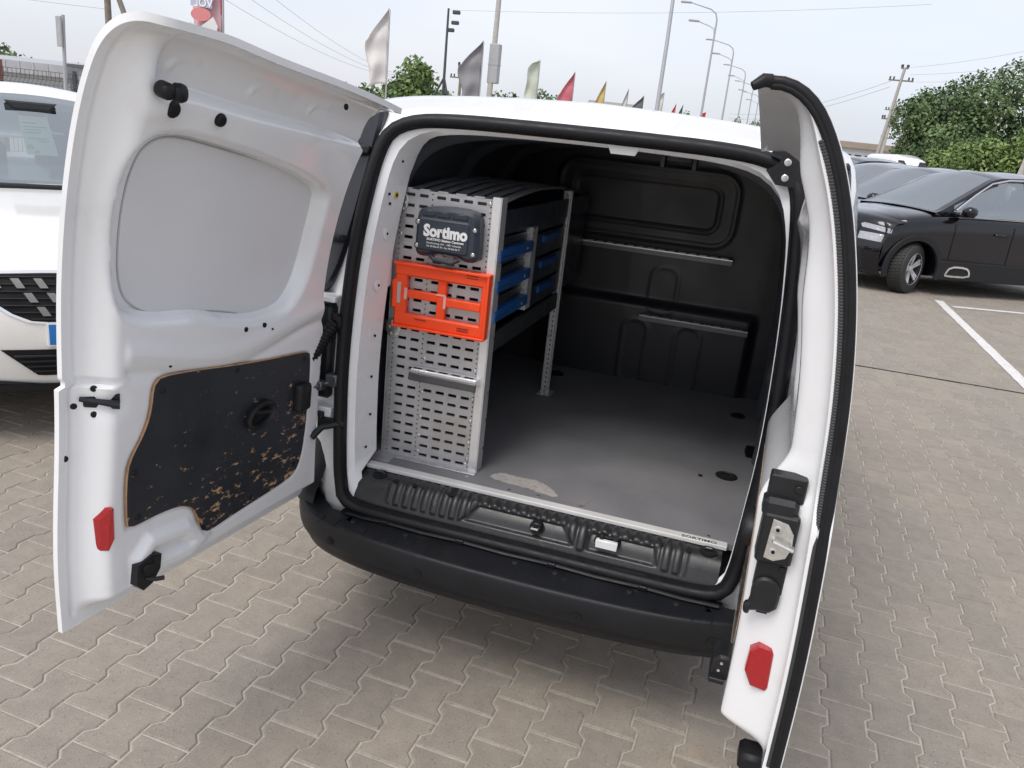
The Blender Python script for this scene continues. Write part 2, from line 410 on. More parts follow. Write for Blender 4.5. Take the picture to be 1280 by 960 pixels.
# painted bay lines, the joint across the lot
def strip(name, a, b, w, z, m, label):
    a = np.array(a); b = np.array(b); t = (b-a)/np.linalg.norm(b-a); nrm = np.array((-t[1], t[0]))*w/2
    k = 60; mb = MB(); vs = []
    for i in range(k+1):
        p = a+(b-a)*i/k; e = nrm*(1+random.uniform(-.06, .06)); vs += [(*(p+e), z), (*(p-e), z)]
    mb.add(vs, [(2*i, 2*i+1, 2*i+3, 2*i+2) for i in range(k)]); mb.build(name, m, ground, label=label)
strip('parking_line', (3.36, 11.05), (3.10, 3.0), .12, .004, LINEP, 'long white bay line running towards the dark car')
strip('parking_line', (3.47, 10.60), (9.5, 12.85), .12, .0045, LINEP, 'white bay line running off to the right')
strip('expansion_joint', (-8, 5.68), (16, 5.66), .028, .0035, HOLE, None)

# ================================================================== VAN BODY
VX = (0, 0, 0)
van = empty('delivery_van', (0, 0, 0), 'white delivery van seen from behind with both rear doors open', 'van')
LZ = [.5, .75, 1.0, 1.15, 1.27, 1.38, 1.49, 1.59, 1.69, 1.78, 1.85, 1.885]; LV = [0, 0, .014, .022, .030, .042, .060, .082, .11, .145, .185, .225]
def lean(z): return float(np.interp(z, LZ, LV))
NH = 60
def half(pts):
    p = resample(chaikin(pts, 2, False), NH); m = p[::-1].copy(); m[:, 0] *= -1
    return np.vstack([p, m[1:-1]])
c_in = [(0, .525), (.50, .525), (.59, .54), (.605, .60), (.612, .75), (.623, .99), (.607, 1.336), (.585, 1.536), (.566, 1.668), (.50, 1.724), (.38, 1.742), (.2, 1.747), (0, 1.748)]
c_sl = [(0, .520), (.50, .520), (.61, .530), (.635, .60), (.640, .75), (.652, .99), (.637, 1.336), (.615, 1.545), (.592, 1.690), (.53, 1.742), (.40, 1.757), (.2, 1.760), (0, 1.761)]
c_so = [(0, .485), (.54, .485), (.645, .500), (.665, .58), (.672, .75), (.684, .99), (.668, 1.336), (.648, 1.56), (.628, 1.71), (.555, 1.760), (.40, 1.772), (.2, 1.774), (0, 1.774)]
c_jb = [(0, .44), (.62, .44), (.715, .46), (.715, .58), (.720, .75), (.722, .99), (.710, 1.336), (.690, 1.58), (.664, 1.745), (.58, 1.790), (.40, 1.802), (.2, 1.806), (0, 1.808)]
c_o1 = [(0, .42), (.68, .42), (.77, .46), (.80, .60), (.815, .80), (.815, 1.1), (.80, 1.35), (.77, 1.58), (.735, 1.760), (.62, 1.812), (.35, 1.836), (0, 1.846)]
c_o2 = [(0, .40), (.70, .40), (.80, .46), (.825, .60), (.84, .80), (.835, 1.1), (.82, 1.35), (.79, 1.58), (.755, 1.775), (.65, 1.822), (.35, 1.848), (0, 1.859)]
loops = []
def loop(c, fy):
    h = half(c); loops.append([(x, fy(x, z), z) for x, z in h])
sidew = lambda x: sm((abs(x)-.45)/.15)
c_inh = half(c_in); h0 = c_inh; loops.append([(x*.975 if x < 0 else x+.045*sm((x-.5)/.06)*sm((1.72-z)/.2), lean(z)+.03+(.11 if x < 0 else .03)*sidew(x)*(z > .62), z-.012*(z > 1.6)) for x, z in h0])
loops.append([(x+.020*sm((x-.5)/.06)*sm((1.72-z)/.2), lean(z)+.012, z) for x, z in half(c_in)])
loop(c_sl, lambda x, z: lean(z)+.0)
loop(c_so, lambda x, z: lean(z)+.004)
loop(c_jb, lambda x, z: lean(z)+.018+.02*(z > 1.72))
loop(c_o1, lambda x, z: lean(z)+.07-.045*sm((z-1.72)/.08))
loop(c_o2, lambda x, z: lean(z)+.16-.09*sm((z-1.72)/.08))
def station(y, kx, top, bot=.32):
    h = half(c_o2); loops.append([(x*kx, y, bot+(z-.40)*(top-bot)/(1.845-.40)) for x, z in h])
for a in ((.55, 1.0, 1.85, .38), (1.4, 1.0, 1.865, .3), (2.35, .98, 1.84, .3), (2.75, .965, 1.66, .3), (3.25, .95, 1.22, .3), (3.75, .93, 1.08, .3), (3.98, .86, .98, .3), (4.05, .78, .7, .32)): station(*a)
bm_ = MB(); nl = len(loops[0])
for L_ in loops: bm_.add(L_, [])
for k in range(len(loops)-1):
    for i in range(nl):
        j = (i+1) % nl; bm_.f.append((k*nl+i, k*nl+j, (k+1)*nl+j, (k+1)*nl+i)); bm_.mi.append(0 if k > 3 else 1)
bm_.f.append(tuple(range((len(loops)-1)*nl, len(loops)*nl))); bm_.mi.append(0)
bm_.build('body', [WHITE, WHITE2], van, 40)
# weather seal round the opening
sp = [(x, lean(z)-.014-.010*(z < .56), z) for x, z in resample(half([(x, z) for x, z in [((a[0]+b[0])/2, (a[1]+b[1])/2) for a, b in zip(c_sl, c_so)]]), 150, True)]
MB().tube(sp, .0185, 10, closed=True, rx=1.0, ry=1.0).build('door_seal', RUBBER, van, 60)
mb = MB(); mb.tube([(x*1.0, y+.012, z) for x, y, z in sp], .024, 6, closed=True); mb.build('seal_lip', RUBBER, van, 60)
# windscreen of the van
wv = MB(); wv.add([(-.62, 2.78, 1.66), (.62, 2.78, 1.66), (.72, 3.26, 1.24), (-.72, 3.26, 1.24)], [(0, 1, 2, 3)]); wv.build('windscreen', GLASS, van)
for sx in (-1, 1):
    for y in (.98, 3.35):
        w = MB(); x0 = sx*.83; x1 = sx*.63
        w.lathe([(x1, .20), (x1, .29), (x1+sx*.02, .315), (x0-sx*.02, .315), (x0, .29), (x0-sx*.005, .20), (x0-sx*.03, .19), (x0-sx*.03, .03), (x0-sx*.01, .0001)], (0, y, .315), 'x', 32)
        w.build('wheel', RUBBER, van, 40)
# ---- rear bumper
plan = [(-.862, .72), (-.870, .40), (-.870, .22), (-.848, .08), (-.790, -.02), (-.68, -.100), (-.45, -.155), (0, -.175), (.45, -.155), (.68, -.100), (.79, -.02), (.848, .08), (.865, .22), (.865, .40), (.862, .72)]
pc = resample(chaikin(plan, 3, False), 160)
tn = np.gradient(pc, axis=0); tn /= np.linalg.norm(tn, axis=1)[:, None]; on = np.stack([tn[:, 1], -tn[:, 0]], 1)
prof = [(.10, .484), (.05, .483), (.014, .482), (.006, .4812), (.001, .479), (-.002, .475), (-.0035, .469), (-.004, .44), (0, .405), (.006, .385), (.016, .379), (.020, .362), (.030, .342), (.055, .332), (.12, .328), (.25, .34)]
mb = MB(); vs = []
for (p, o_) in zip(pc, on):
    cor = sm((abs(p[0])-.70)/.12)
    for d, z in prof:
        q = p-o_*d
        if d == .10: q = np.array((p[0]*.93 if abs(p[0]) > .6 else p[0], max(-.025, p[1]+.05)))
        zz = z+(.0 if z < .45 else .30*cor*sm((d+.004)/.03)*(1 if p[1] > -.06 else 0)*0)
        vs.append((q[0], q[1], zz))
mb.add(vs, grid_faces(len(prof), len(pc)))
# upright corner caps under the lamps
for sx in (-1, 1):
    cap = [(.715, .02), (.77, .035), (.815, .075), (.842, .15), (.850, .28), (.848, .42)]
    cap = resample(chaikin(cap, 2, False), 24); vs = []
    for x, y in cap:
        for k, z in enumerate(np.linspace(.475, .80, 8)):
            b = 1-sm((.56-z)/.10)*0
            fl = .05*(1-sm((z-.475)/.16)); vs.append((sx*(x+fl*.5-.012*sm((z-.7)/.1)), y-fl*.9+.02*sm((z-.6)/.2), z))
    mb.add(vs, grid_faces(8, 24))
bumper = mb.build('bumper', BUMP, van, 50)
for i, (x, z) in enumerate([(-.62, .418), (-.285, .416), (.235, .414), (.62, .418)]):
    k = np.argmin(abs(pc[:, 0]-x)); p = pc[k]; o_ = on[k]; b = MB()
    c0 = (p[0]+o_[0]*.003, p[1]+o_[1]*.003, z); b.disc(c0, (*o_, 0), .0145, .003, 20); c1 = (p[0]+o_[0]*.0062, p[1]+o_[1]*.0062, z); b.disc(c1, (*o_, 0), .0095, .0015, 20, 1)
    b.build('parking_sensor', [BLACKP, RUBBER], bumper, 40)
for x in (-.56, -.37, .0, .13, .36, .50):
    b = MB(); b.disc((x, -.075, .4825), (0, 0, 1), .007, .004, 12); b.disc((x, -.075, .4865), (0, 0, 1), .0035, .001, 8, 1); b.build('bumper_screw', [ALUD, HOLE], bumper, 40)
for x in np.arange(-.66, .70, .055):
    if random.random() < .8: MB().box(x, x+.0025, -.135, -.075, .4823, .4838).build('bumper_rib', BLACKP, bumper)
for x0, x1 in ((-.60, -.47), (-.455, -.205), (-.185, .10), (.12, .385), (.405, .62)):
    MB().tube([(x0, -.040, .492), ((x0+x1)/2, -.043, .490), (x1, -.040, .492)], .0085, 8, rx=.8, ry=1.2).build('trim_strip', RUBBER, bumper, 50)
MB().box(-.63, .63, -.034, -.004, .455, .486).build('bumper_gap', HOLE, bumper)
for x in (-.46, -.195, .11, .395):
    MB().box(x-.014, x+.014, -.052, -.02, .484, .50, ch=.003).build('trim_clip', RUBBER, bumper, 30)

# ---- sill plate
SX0, SX1 = -.598, .604
nu, nv = 420, 44
u = np.linspace(SX0, SX1, nu); sprof = resample(chaikin([(.092, .607), (.06, .606), (.035, .600), (.015, .575), (.006, .553), (-.002, .532), (-.005, .522)], 2, False), nv)
U, T = np.meshgrid(u, np.arange(nv)); Yb = sprof[:, 0][T]; Zb = sprof[:, 1][T]
dt = np.gradient(sprof, axis=0); dt /= np.linalg.norm(dt, axis=1)[:, None]; NY = dt[:, 1][T]; NZ = -dt[:, 0][T]
s = np.r_[0, np.cumsum(np.linalg.norm(np.diff(sprof, axis=0), axis=1))][T]
ph = (U % .033)/.033; rib = np.sqrt(np.clip(1-((ph-.5)/.36)**2, 0, 1))
mid = np.maximum(sm((U+.22-.5*(.12-s))/.03)*sm((.17-U-.5*(.12-s))/.03), sm((U-.19)/.02)*sm((.43-U)/.03))
s_end = .132-.066*mid
ext = sm((s-.006)/.008)*sm((s_end-s)/.012)
edge = sm((U-SX0-.11)/.02)*sm((SX1-.09-U)/.02)
H = .0070*rib*ext*edge*(1-.65*sm((.0-s+.004)/.004))
H -= .013*mid*sm((s-.060)/.004)*sm((.128-s)/.012)            # centre step for the latches
H += .004*mid*np.exp(-((s-.122)/.004)**2)
hole = np.hypot((U+.268), (s-.045))
H -= .0
P3 = np.stack([U, Yb+NY*H*-1*0+(-NY)*0, Zb], 2)
P3[..., 1] = Yb-np.abs(NY)*H; P3[..., 2] = Zb+NZ*H
mb = MB(); mb.add(P3.reshape(-1, 3).tolist(), grid_faces(nu, nv)); sill = mb.build('sill_plate', SILLM, van, 60)
def sill_pt(x, ss, h=0.):
    k = int(np.argmin(abs(s[:, 0]-ss))); return (x, sprof[k, 0]-abs(dt[k, 1])*h, sprof[k, 1]+(-dt[k, 0])*h), (0, -abs(dt[k, 1]), -dt[k, 0])
for x, ss, r in ((-.535, .030, .026), (.563, .032, .027)):
    c0, nn = sill_pt(x, ss, .0003); b = MB(); b.disc(c0, nn, r, .004, 24, 0); c1 = tuple(np.array(c0)+np.array(nn)*.0042); b.disc(c1, nn, r*.78, .0006, 24, 1)
    b.tube([(x-.014, c1[1], c1[2]+.002), (x-.008, c1[1]-.006, c1[2]+.012), (x+.008, c1[1]-.006, c1[2]+.012), (x+.014, c1[1], c1[2]+.002)], .003, 6, 2)
    b.build('lashing_ring', [BLACKP, HOLE, ALUD], sill, 40)
c0, nn = sill_pt(-.268, .042, .004); MB().disc(c0, nn, .022, .002, 24).build('sill_hole', HOLE, sill)
for x, ss in ((-.47, .05), (-.40, .052), (-.115, .050), (.02, .048), (.18, .048), (.335, .05), (.42, .05), (.505, .052)):
    c0, nn = sill_pt(x, ss, .0035); MB().disc(c0, nn, .0085, .002, 12).build('sill_slot', HOLE, sill)
# striker in the middle, open latch bay to its right
b = MB(); c0, nn = sill_pt(.035, .088, -.008)
b.disc(c0, nn, .024, .003, 20, 1); b.box(.018, .052, c0[1]-.018, c0[1]+.008, c0[2]+.002, c0[2]+.022, 0, .004); b.tube([(.025, c0[1]-.02, c0[2]+.008), (.025, c0[1]-.036, c0[2]+.010), (.045, c0[1]-.036, c0[2]+.010), (.045, c0[1]-.02, c0[2]+.008)], .0035, 6, 2)
b.build('door_striker', [BLACKP, HOLE, STEEL], sill, 40)
b = MB(); c0, nn = sill_pt(.262, .075, 0)
b.box(.222, .302, c0[1]-.022, c0[1]+.016, c0[2]-.008, c0[2]+.0035, 0, .003); b.box(.228, .296, c0[1]-.026, c0[1]-.010, c0[2]-.022, c0[2]+.005, 1, .002)
b.box(.238, .250, c0[1]-.018, c0[1]+.010, c0[2]+.002, c0[2]+.018, 2, .002); b.tube([(.244, c0[1]-.006, c0[2]+.012), (.262, c0[1]-.010, c0[2]+.013), (.286, c0[1]-.004, c0[2]+.012)], .004, 8, 2); b.disc((.287, c0[1]-.004, c0[2]+.008), (0, -.4, .9), .010, .008, 12, 2)
b.build('door_striker', [HOLE, WHITE, BLACKP], sill, 40)

# ---- cargo floor with pale edge strip
fl = MB(); fl.prism([(-.70, .115), (.645, .115), (.70, .30), (.70, 1.74), (-.70, 1.74)], .600, .620, 'z'); floor = fl.build('cargo_floor', FLOORM, van)
st = MB(); st.box(-.600, .615, .086, .120, .6085, .6225, ch=.002); strip_ = st.build('edge_strip', mat('pale_edge_strip', (.62, .62, .61), .5), floor, 30)
text_obj('strip_print', 'SORTIMO', .020, frame((.475, .0905, .6228), (1, 0, 0), (0, 1, 0)), TEXTK, strip_, .0002, .0004, sx=1.25)
wear = chaikin([(-.205, .215), (-.17, .275), (-.09, .262), (-.03, .27), (.03, .250), (.055, .212), (.075, .188), (.10, .158), (.03, .150), (-.02, .172), (-.10, .178), (-.19, .190)], 1)
wear = [(.0+(x-.0)*.85-.02, .21+(y-.21)*.8) for x, y in wear]; wear = [(x+random.uniform(-.006, .006), y+random.uniform(-.005, .005)) for x, y in resample(wear, 70, True)]
MB().prism(wear, .6202, .6206, 'z').build('worn_patch', speckle(mat('worn_floor', (.40, .375, .355), .8, 0, 0, .08, 20), (.20, .195, .195), 60, .56, .70, .8), floor)
b = MB()
for a, c in (((.075, .185), (.15, .140)), ((.15, .140), (.175, .245)), ((.03, .150), (.15, .140))):
    t = np.array(c)-np.array(a); t = t/np.linalg.norm(t)*.0035; nn = (-t[1], t[0])
    b.add([(a[0]+nn[0], a[1]+nn[1], .6207), (a[0]-nn[0], a[1]-nn[1], .6207), (c[0]-nn[0], c[1]-nn[1], .6207), (c[0]+nn[0], c[1]+nn[1], .6207)], [(0, 1, 2, 3)])
b.build('scratch_mark', mat('tape_residue', (.22, .20, .19), .7), floor)
for x, y, r in ((.585, .66, .040), (.60, 1.42, .035), (-.30, 1.55, .04)):
    b = MB(); b.disc((x, y, .6202), (0, 0, 1), r, .004, 24); b.disc((x, y, .6243), (0, 0, 1), r*.8, .0008, 24, 1); b.tube([(x-r*.5, y, .625), (x-r*.4, y+.01, .632), (x+r*.4, y+.01, .632), (x+r*.5, y, .625)], .003, 6, 0)
    b.build('lashing_cup', [BLACKP, HOLE], floor, 40)
MB().box(.485, .50, .605, .625, .6203, .6222).build('floor_screw', HOLE, floor)
for x, y in ((.555, .135), (-.56, .14), (-.10, .135), (-.26, .16), (.0, .14)):
    MB().disc((x, y, .6203), (0, 0, 1), .006, .003, 10).build('floor_screw', STEEL, floor, 40)

# ---- interior skin: side walls and roof
ih = [(.70, .60), (.705, .80), (.70, 1.05), (.685, 1.28), (.655, 1.48), (.61, 1.62), (.54, 1.70), (.40, 1.745), (.2, 1.763), (0, 1.768)]
ihp = resample(chaikin(ih, 2, False), 90); full = np.vstack([ihp, (ihp[::-1]*np.array((-1, 1)))[1:]])
ny = 150; ys = np.linspace(.16, 1.80, ny); mb = MB(); vs = []
nf = len(full); d2 = np.gradient(full, axis=0); d2 /= np.linalg.norm(d2, axis=1)[:, None]; nin = np.stack([-d2[:, 1], d2[:, 0]], 1)
XX = full[:, 0]; ZZ = full[:, 1]
for y in ys:
    h = np.zeros(nf)
    for yc, w_ in ((.24, .05), (.86, .055), (1.42, .05)):     # hoop frames
        h += .030*sm(1-abs(y-yc)/w_/1.3)
    wz = sm((ZZ-1.05)/.04)*sm((1.58-ZZ)/.04); 
    for y0, y1 in ((.34, .76), (.96, 1.32)):
        h -= .022*wz*sm((y-y0)/.04)*sm((y1-y)/.04)
    h += .014*sm(1-abs(ZZ-.98)/.05)
    h += .010*(ZZ > 1.70)*sm(1-abs(((y*100) % 22)-11)/6)
    P = full+nin*h[:, None]
    vs += [(P[i, 0], y+(lean(ZZ[i])*.9 if y < .5 else 0)*(1-sm((y-.16)/.34)), P[i, 1]) for i in range(nf)]
mb.add(vs, grid_faces(nf, ny)); inner = mb.build('side_wall', DARKIN, van, 60)
# ---- bulkhead
nx, nz_ = 190, 150; X, Z = np.meshgrid(np.linspace(-.70, .70, nx), np.linspace(.60, 1.765, nz_))
Hh = np.zeros(X.shape)
win = rrect(-.36, .34, 1.395, 1.60, .05); d = sdf(win, X, Z); Hh += .010*sm((d+.02)/.02) - .006*np.exp(-((d-.0)/.008)**2)
win2 = rrect(-.44, .42, 1.33, 1.665, .09); d = sdf(win2, X, Z); Hh -= .005*np.exp(-(d/.012)**2)
for x0, x1, z0, z1 in ((.08, .21, .98, 1.20), (-.02, .10, .60, .93), (.24, .36, .60, .93)):
    d = sdf(rrect(x0, x1, z0, z1, .05), X, Z); Hh -= .0025*np.exp(-(d/.010)**2)
Hh += .05*sm((Z-1.02-.04*np.cos(X*5))/.05)*0 - .03*sm((1.05-Z)/.06)*sm((X+.5)/.1)*sm((.62-X)/.05)
mb = MB(); mb.add(np.stack([X, 1.735-Hh*-1, Z], 2).reshape(-1, 3).tolist(), grid_faces(nx, nz_)); bulk = mb.build('bulkhead', BULK, van, 60)
for x0, x1, z, y0, nn_ in ((-.37, .445, 1.285, 1.66, 0), (.055, .575, .962, 1.66, 1)):
    b = MB(); tz = -.02 if nn_ == 0 else .004
    b.box(x0, x1, y0, y0+.055, z-.022, z+.004, 0, .002); b.box(x0, x1, y0-.006, y0, z-.022, z-.002, 0); b.box(x0, x1, y0-.007, y0-.001, z-.001, z+.0045, 1)
    for k, x in enumerate(np.arange(x0+.01, x1-.03, .05)):
        b.box(x, x+.034, y0+.004, y0+.014, z+.0045, z+.0058, 1); b.box(x, x+.034, y0+.034, y0+.044, z+.0045, z+.0058, 1 if nn_ == 0 else 0)
    b.build('load_rail', [ALUD, ALU2 if nn_ == 0 else ALU], bulk, 40)
# lock plate and catch in the roof header
b = MB(); b.prism([(.065, 1.765), (.175, 1.765), (.155, 1.722), (.085, 1.722)], .145, .165, 'y', .004); b.build('striker_plate', WHITE, van, 40)
b = MB(); b.box(.235, .315, .20, .26, 1.715, 1.755, 0, .005); b.box(.225, .235, .19, .27, 1.70, 1.76, 0); b.box(.315, .325, .19, .27, 1.70, 1.76, 0); b.box(.25, .30, .195, .20, 1.73, 1.752, 1)
b.build('interior_lamp', [BLACKP, DARKIN], van, 40)
for x in (-.46, -.44, -.41, -.34, -.29, -.27, .36, .42): MB().disc((x, .17, 1.742), (0, -1, -.2), .006, .003, 10).build('header_hole', HOLE, van)
# ---- left pillar details (screw bosses, sticker)
def pil(z, f=.5):  # point on the pillar's inner face
    i = np.interp(z, [p[1] for p in c_in[1:]], [p[0] for p in c_in[1:]]); return (-i*(1-.022*f)+.003, lean(z)+.015+.11*f, z)
for z, r, m_ in ((1.405, .012, 0), (1.24, .0125, 0)):
    p = pil(z, .55); b = MB(); b.disc(p, (1, -.15, 0), r*1.6, .003, 20, 0, 1); b.disc((p[0]+.003, p[1], p[2]), (1, -.15, 0), r*.38, .001, 12, 1); b.build('screw_boss', [WHITE2, HOLE], van, 60)
p = pil(1.525, .6); b = MB(); b.disc(p, (1, -.15, 0), .011, .0015, 20, 0); b.disc((p[0]+.0016, p[1], p[2]), (1, -.15, 0), .006, .0006, 12, 1); b.build('sticker', [YEL, HOLE], van)
for z, f in ((1.53, .2), (1.50, .35), (1.63, .4), (1.07, .7), (.93, .7), (.80, .7), (.69, .5)):
    MB().disc(pil(z, f), (1, -.1, 0), .0045, .0035, 10).build('pillar_hole', HOLE, van)
MB().prism(rrect(.15, .26, .78, 1.42, .03), -.655, -.625, 'x', .01).build('pillar_cover', BLACKP, van, 40)
MB().prism(rrect(.15, .20, 1.22, 1.50, .015), -.615, -.597, 'x', .008).build('grab_bracket', WHITE2, van, 40)
# ---- tail lamps, outer jamb fittings
for sx in (-1, 1):
    pts = [(.735, 1.225), (.76, 1.20), (.79, 1.22), (.80, 1.35), (.775, 1.56), (.745, 1.70), (.69, 1.788), (.640, 1.800), (.628, 1.76), (.634, 1.66), (.648, 1.55), (.668, 1.42), (.695, 1.31), (.715, 1.26)]
    if sx > 0: pts = [(.712+(x-.628)*.25, .03+z*.965) for x, z in pts]
    b = MB(); pp = chaikin(pts, 1); n = len(pp)
    vs = [(sx*x, lean(z)+.10, z) for x, z in pp]+[(sx*x, lean(z)+.008, z) for x, z in pp]+[(sx*x, lean(z)-.004, z) for x, z in inset(pp, .010)]
    b.add(vs, [tuple(range(2*n, 3*n))]+[(k*n+i, k*n+(i+1) % n, (k+1)*n+(i+1) % n, (k+1)*n+i) for k in (0, 1) for i in range(n)])
    lamp = b.build('tail_lamp', mat('dark_lamp_cover', (.012, .013, .018), .3, 0, .15, .1), van, 40)
    b = MB(); b.box(*sorted((sx*.69, sx*.78)), .0, .09, 1.375, 1.395, 0, .004); b.build('lamp_bracket', BLACKP, lamp, 40)
    b = MB(); b.box(*sorted((sx*.703, sx*.805)), -.004, .10, .86, 1.175, 0, .012); b.disc((sx*.715, .0, 1.10), (0, -1, 0), .02, .02, 16)
    b.build('lower_lamp_housing', BLACKP, van, 40)
    for z0_, z1_ in ((1.185, 1.205), (.800, .835)): b = MB(); b.box(*sorted((sx*.69, sx*.80)), -.012, .09, z0_, z1_, 0, .004); b.build('jamb_ledge', WHITE2, van, 40)
    # hinges: upper and lower
    for z in ((1.655 if sx < 0 else 1.735), .79):
        y = lean(z); b = MB()
        if z > 1 and sx > 0: b.prism([(.515, z-.010), (.545, z-.045), (.625, z-.050), (.625, z+.048), (.530, z+.052), (.520, z+.034), (.548, z+.026), (.545, z+.010)], y-.045, y-.020, 'y', .003)
        b.cyl((sx*(.722 if sx < 0 or z < 1 else .655), y-.02, z-.035), (sx*(.722 if sx < 0 or z < 1 else .655), y-.02, z+.03), .011, 12)
        b.box(*sorted((sx*.64, sx*.722)), y-.03, y-.006, z-.012, z+.012, 0, .004)
        for k in (-.020, .020):
          if z > 1 and sx > 0: b.disc((.566, y-.0455, z+k-.006), (0, -1, 0), .0095, .004, 16, 1, 1)
        if z < 1: b.tube([(sx*.655, y-.02, z), (sx*.70, y-.05, z-.01), (sx*.725, y-.07, z-.045)], .012, 8)
        b.build('door_hinge', [BLACKP, STEEL], van, 40)
# check strap and ribbed cable conduit on the left
b = MB(); b.tube([(-.66, .0, .935), (-.70, -.03, .925), (-.775, -.16, .905)], .006, 8); b.box(-.705, -.665, -.03, .01, .915, .955, 0, .004); b.box(-.735, -.70, -.06, -.025, .905, .935, 0, .004)
b.build('check_strap', ALUD, van, 40)
cp = [(-.690, -.005, 1.115), (-.705, -.03, 1.09), (-.715, -.05, 1.05), (-.735, -.085, 1.015), (-.77, -.12, 1.0), (-.80, -.15, 1.0)]
cp = resample(chaikin(cp, 3, False), 60); MB().tube(cp, [.020+(.0035 if k % 3 == 0 else 0) for k in range(60)], 12).build('cable_conduit', RUBBER, van, 50)
MB().disc((-.683, .0, 1.125), (-.6, -.8, 0), .03, .012, 20).build('conduit_grommet', RUBBER, van, 40)

# ================================================================== REAR DOORS
PRO = resample(chaikin([(0, .5), (0, .75), (.012, 1.0), (.022, 1.15), (.030, 1.27), (.042, 1.38), (.060, 1.49), (.082, 1.59), (.11, 1.69), (.145, 1.78), (.185, 1.85), (.225, 1.888), (.27, 1.904), (.315, 1.898)], 2, False), 260)
_zt = np.array(chaikin([(-.3, 1.915), (0, 1.906), (.10, 1.892), (.33, 1.856), (.57, 1.812), (.75, 1.780)], 4, False))
def ztop(x): return float(np.interp(x, _zt[:, 0], _zt[:, 1]))
class Door:
    def __init__(s, side, Hx, Hy, ang, width, w_out, w_in, zb):
        a = R(ang); s.side = side; s.H = np.array((Hx, Hy)); s.eu = np.array((-side*math.cos(a), -math.sin(a))); s.n = np.array((-side*math.sin(a), math.cos(a)))
        s.W = width; s.wo = w_out; s.wi = w_in; s.zb = zb
        d = np.gradient(PRO, axis=0); d /= np.linalg.norm(d, axis=1)[:, None]; s.N = np.stack([d[:, 1], -d[:, 0]], 1)   # inward normal in (w,z)
    def zwarp(s, u, z):
        k = (ztop(abs(s.H[0])-u)-1.904)-(.020*sm((u-.1)/.5) if s.side < 0 else 0); return z+k*sm((z-1.0)/.85)
    def pt(s, u, w, z):
        """point by arm length u, inward distance w measured from the hinge plane, height z"""
        t = w-s.wo; zz = PRO[:250, 1]+s.N[:250, 1]*t; mono = np.maximum.accumulate(zz); f = float(np.interp(z, mono+np.arange(250)*1e-9, np.arange(250))); k = min(int(f), 248); f -= k; o = (PRO[k]+s.N[k]*t)*(1-f)+(PRO[k+1]+s.N[k+1]*t)*f
        p = s.H+s.eu*u+s.n*(o[0]+s.wo); zf = s.zwarp(u, o[1])
        return (p[0], p[1], zf+(s.zb-.5)*(1-sm((z-.5)/.3)))
    def ptk(s, u, k, h):
        """k indexes the profile, h is thickness above the outer skin along its normal"""
        o = PRO[k]+s.N[k]*h; p = s.H+s.eu*u+s.n*(o[0]+s.wo); return (p[0], p[1], s.zwarp(u, o[1])+(s.zb-.5)*(1-sm((o[1]-.5)/.3)))
    def dirw(s, v): p = s.eu*v[0]+s.n*v[1]; return (p[0], p[1], v[2])

def build_door(D, feat, nu=170, label=None):
    nk = len(PRO); Zk = PRO[:, 1]; T = D.wi-D.wo
    s_ = np.linspace(0, 1, nu)
    umax = np.where(Zk < 1.125, D.W-.022*sm((Zk-.6)/.5)*(D.side < 0), D.W-.031); umax = np.where((Zk > 1.118) & (Zk < 1.135), D.W-.038, umax)
    if D.side > 0: umax = D.W-.022*sm((Zk-1.06)/.10)
    arc = np.arange(nk)/(nk-1); tail = arc[-1]-arc
    umax = umax-.07*(1-np.sqrt(np.clip(1-(1-np.clip((1-arc)/.12, 0, 1))**2, 0, 1)))*(D.side < 0)
    umin = .012+.03*(1-np.sqrt(np.clip(1-(1-np.clip(arc/.03, 0, 1))**2, 0, 1)))
    umin = umin+.052*sm((Zk-.85)/.4)*(1-sm((arc-.84)/.10))*(D.side < 0)
    U = umin[:, None]+(umax-umin)[:, None]*s_[None, :]; Z = np.broadcast_to(Zk[:, None], U.shape)
    h = feat(U, Z, umax[:, None])*np.ones_like(U)
    # thin out towards the curled lip
    th = T+h; lipf = sm((arc-.84)/.14)[:, None]; th = th*(1-lipf)+.016*lipf
    rim = np.minimum(sm((U-umin[:, None])/.004+.0), sm((umax[:, None]-U)/.004)); th = np.maximum(th, .010)
    bul = .010*np.sin(np.clip((Zk-.5)/1.1, 0, 1)*math.pi)[:, None]*0
    mb = MB(); vs = []
    for k in range(nk):
        for i in range(nu): vs.append(D.ptk(U[k, i], k, th[k, i]))
    for k in range(nk):
        for i in range(nu): vs.append(D.ptk(U[k, i], k, 0))
    off = nk*nu
    F = grid_faces(nu, nk)+grid_faces(nu, nk, off)
    for i in range(nu-1): F += [(i, i+1, off+i+1, off+i), ((nk-1)*nu+i, (nk-1)*nu+i+1, off+(nk-1)*nu+i+1, off+(nk-1)*nu+i)]
    for k in range(nk-1): F += [(k*nu, (k+1)*nu, off+(k+1)*nu, off+k*nu), (k*nu+nu-1, (k+1)*nu+nu-1, off+(k+1)*nu+nu-1, off+k*nu+nu-1)]
    mb.add(vs, F); return mb.build('rear_door', WHITE, van, 62, label=label)
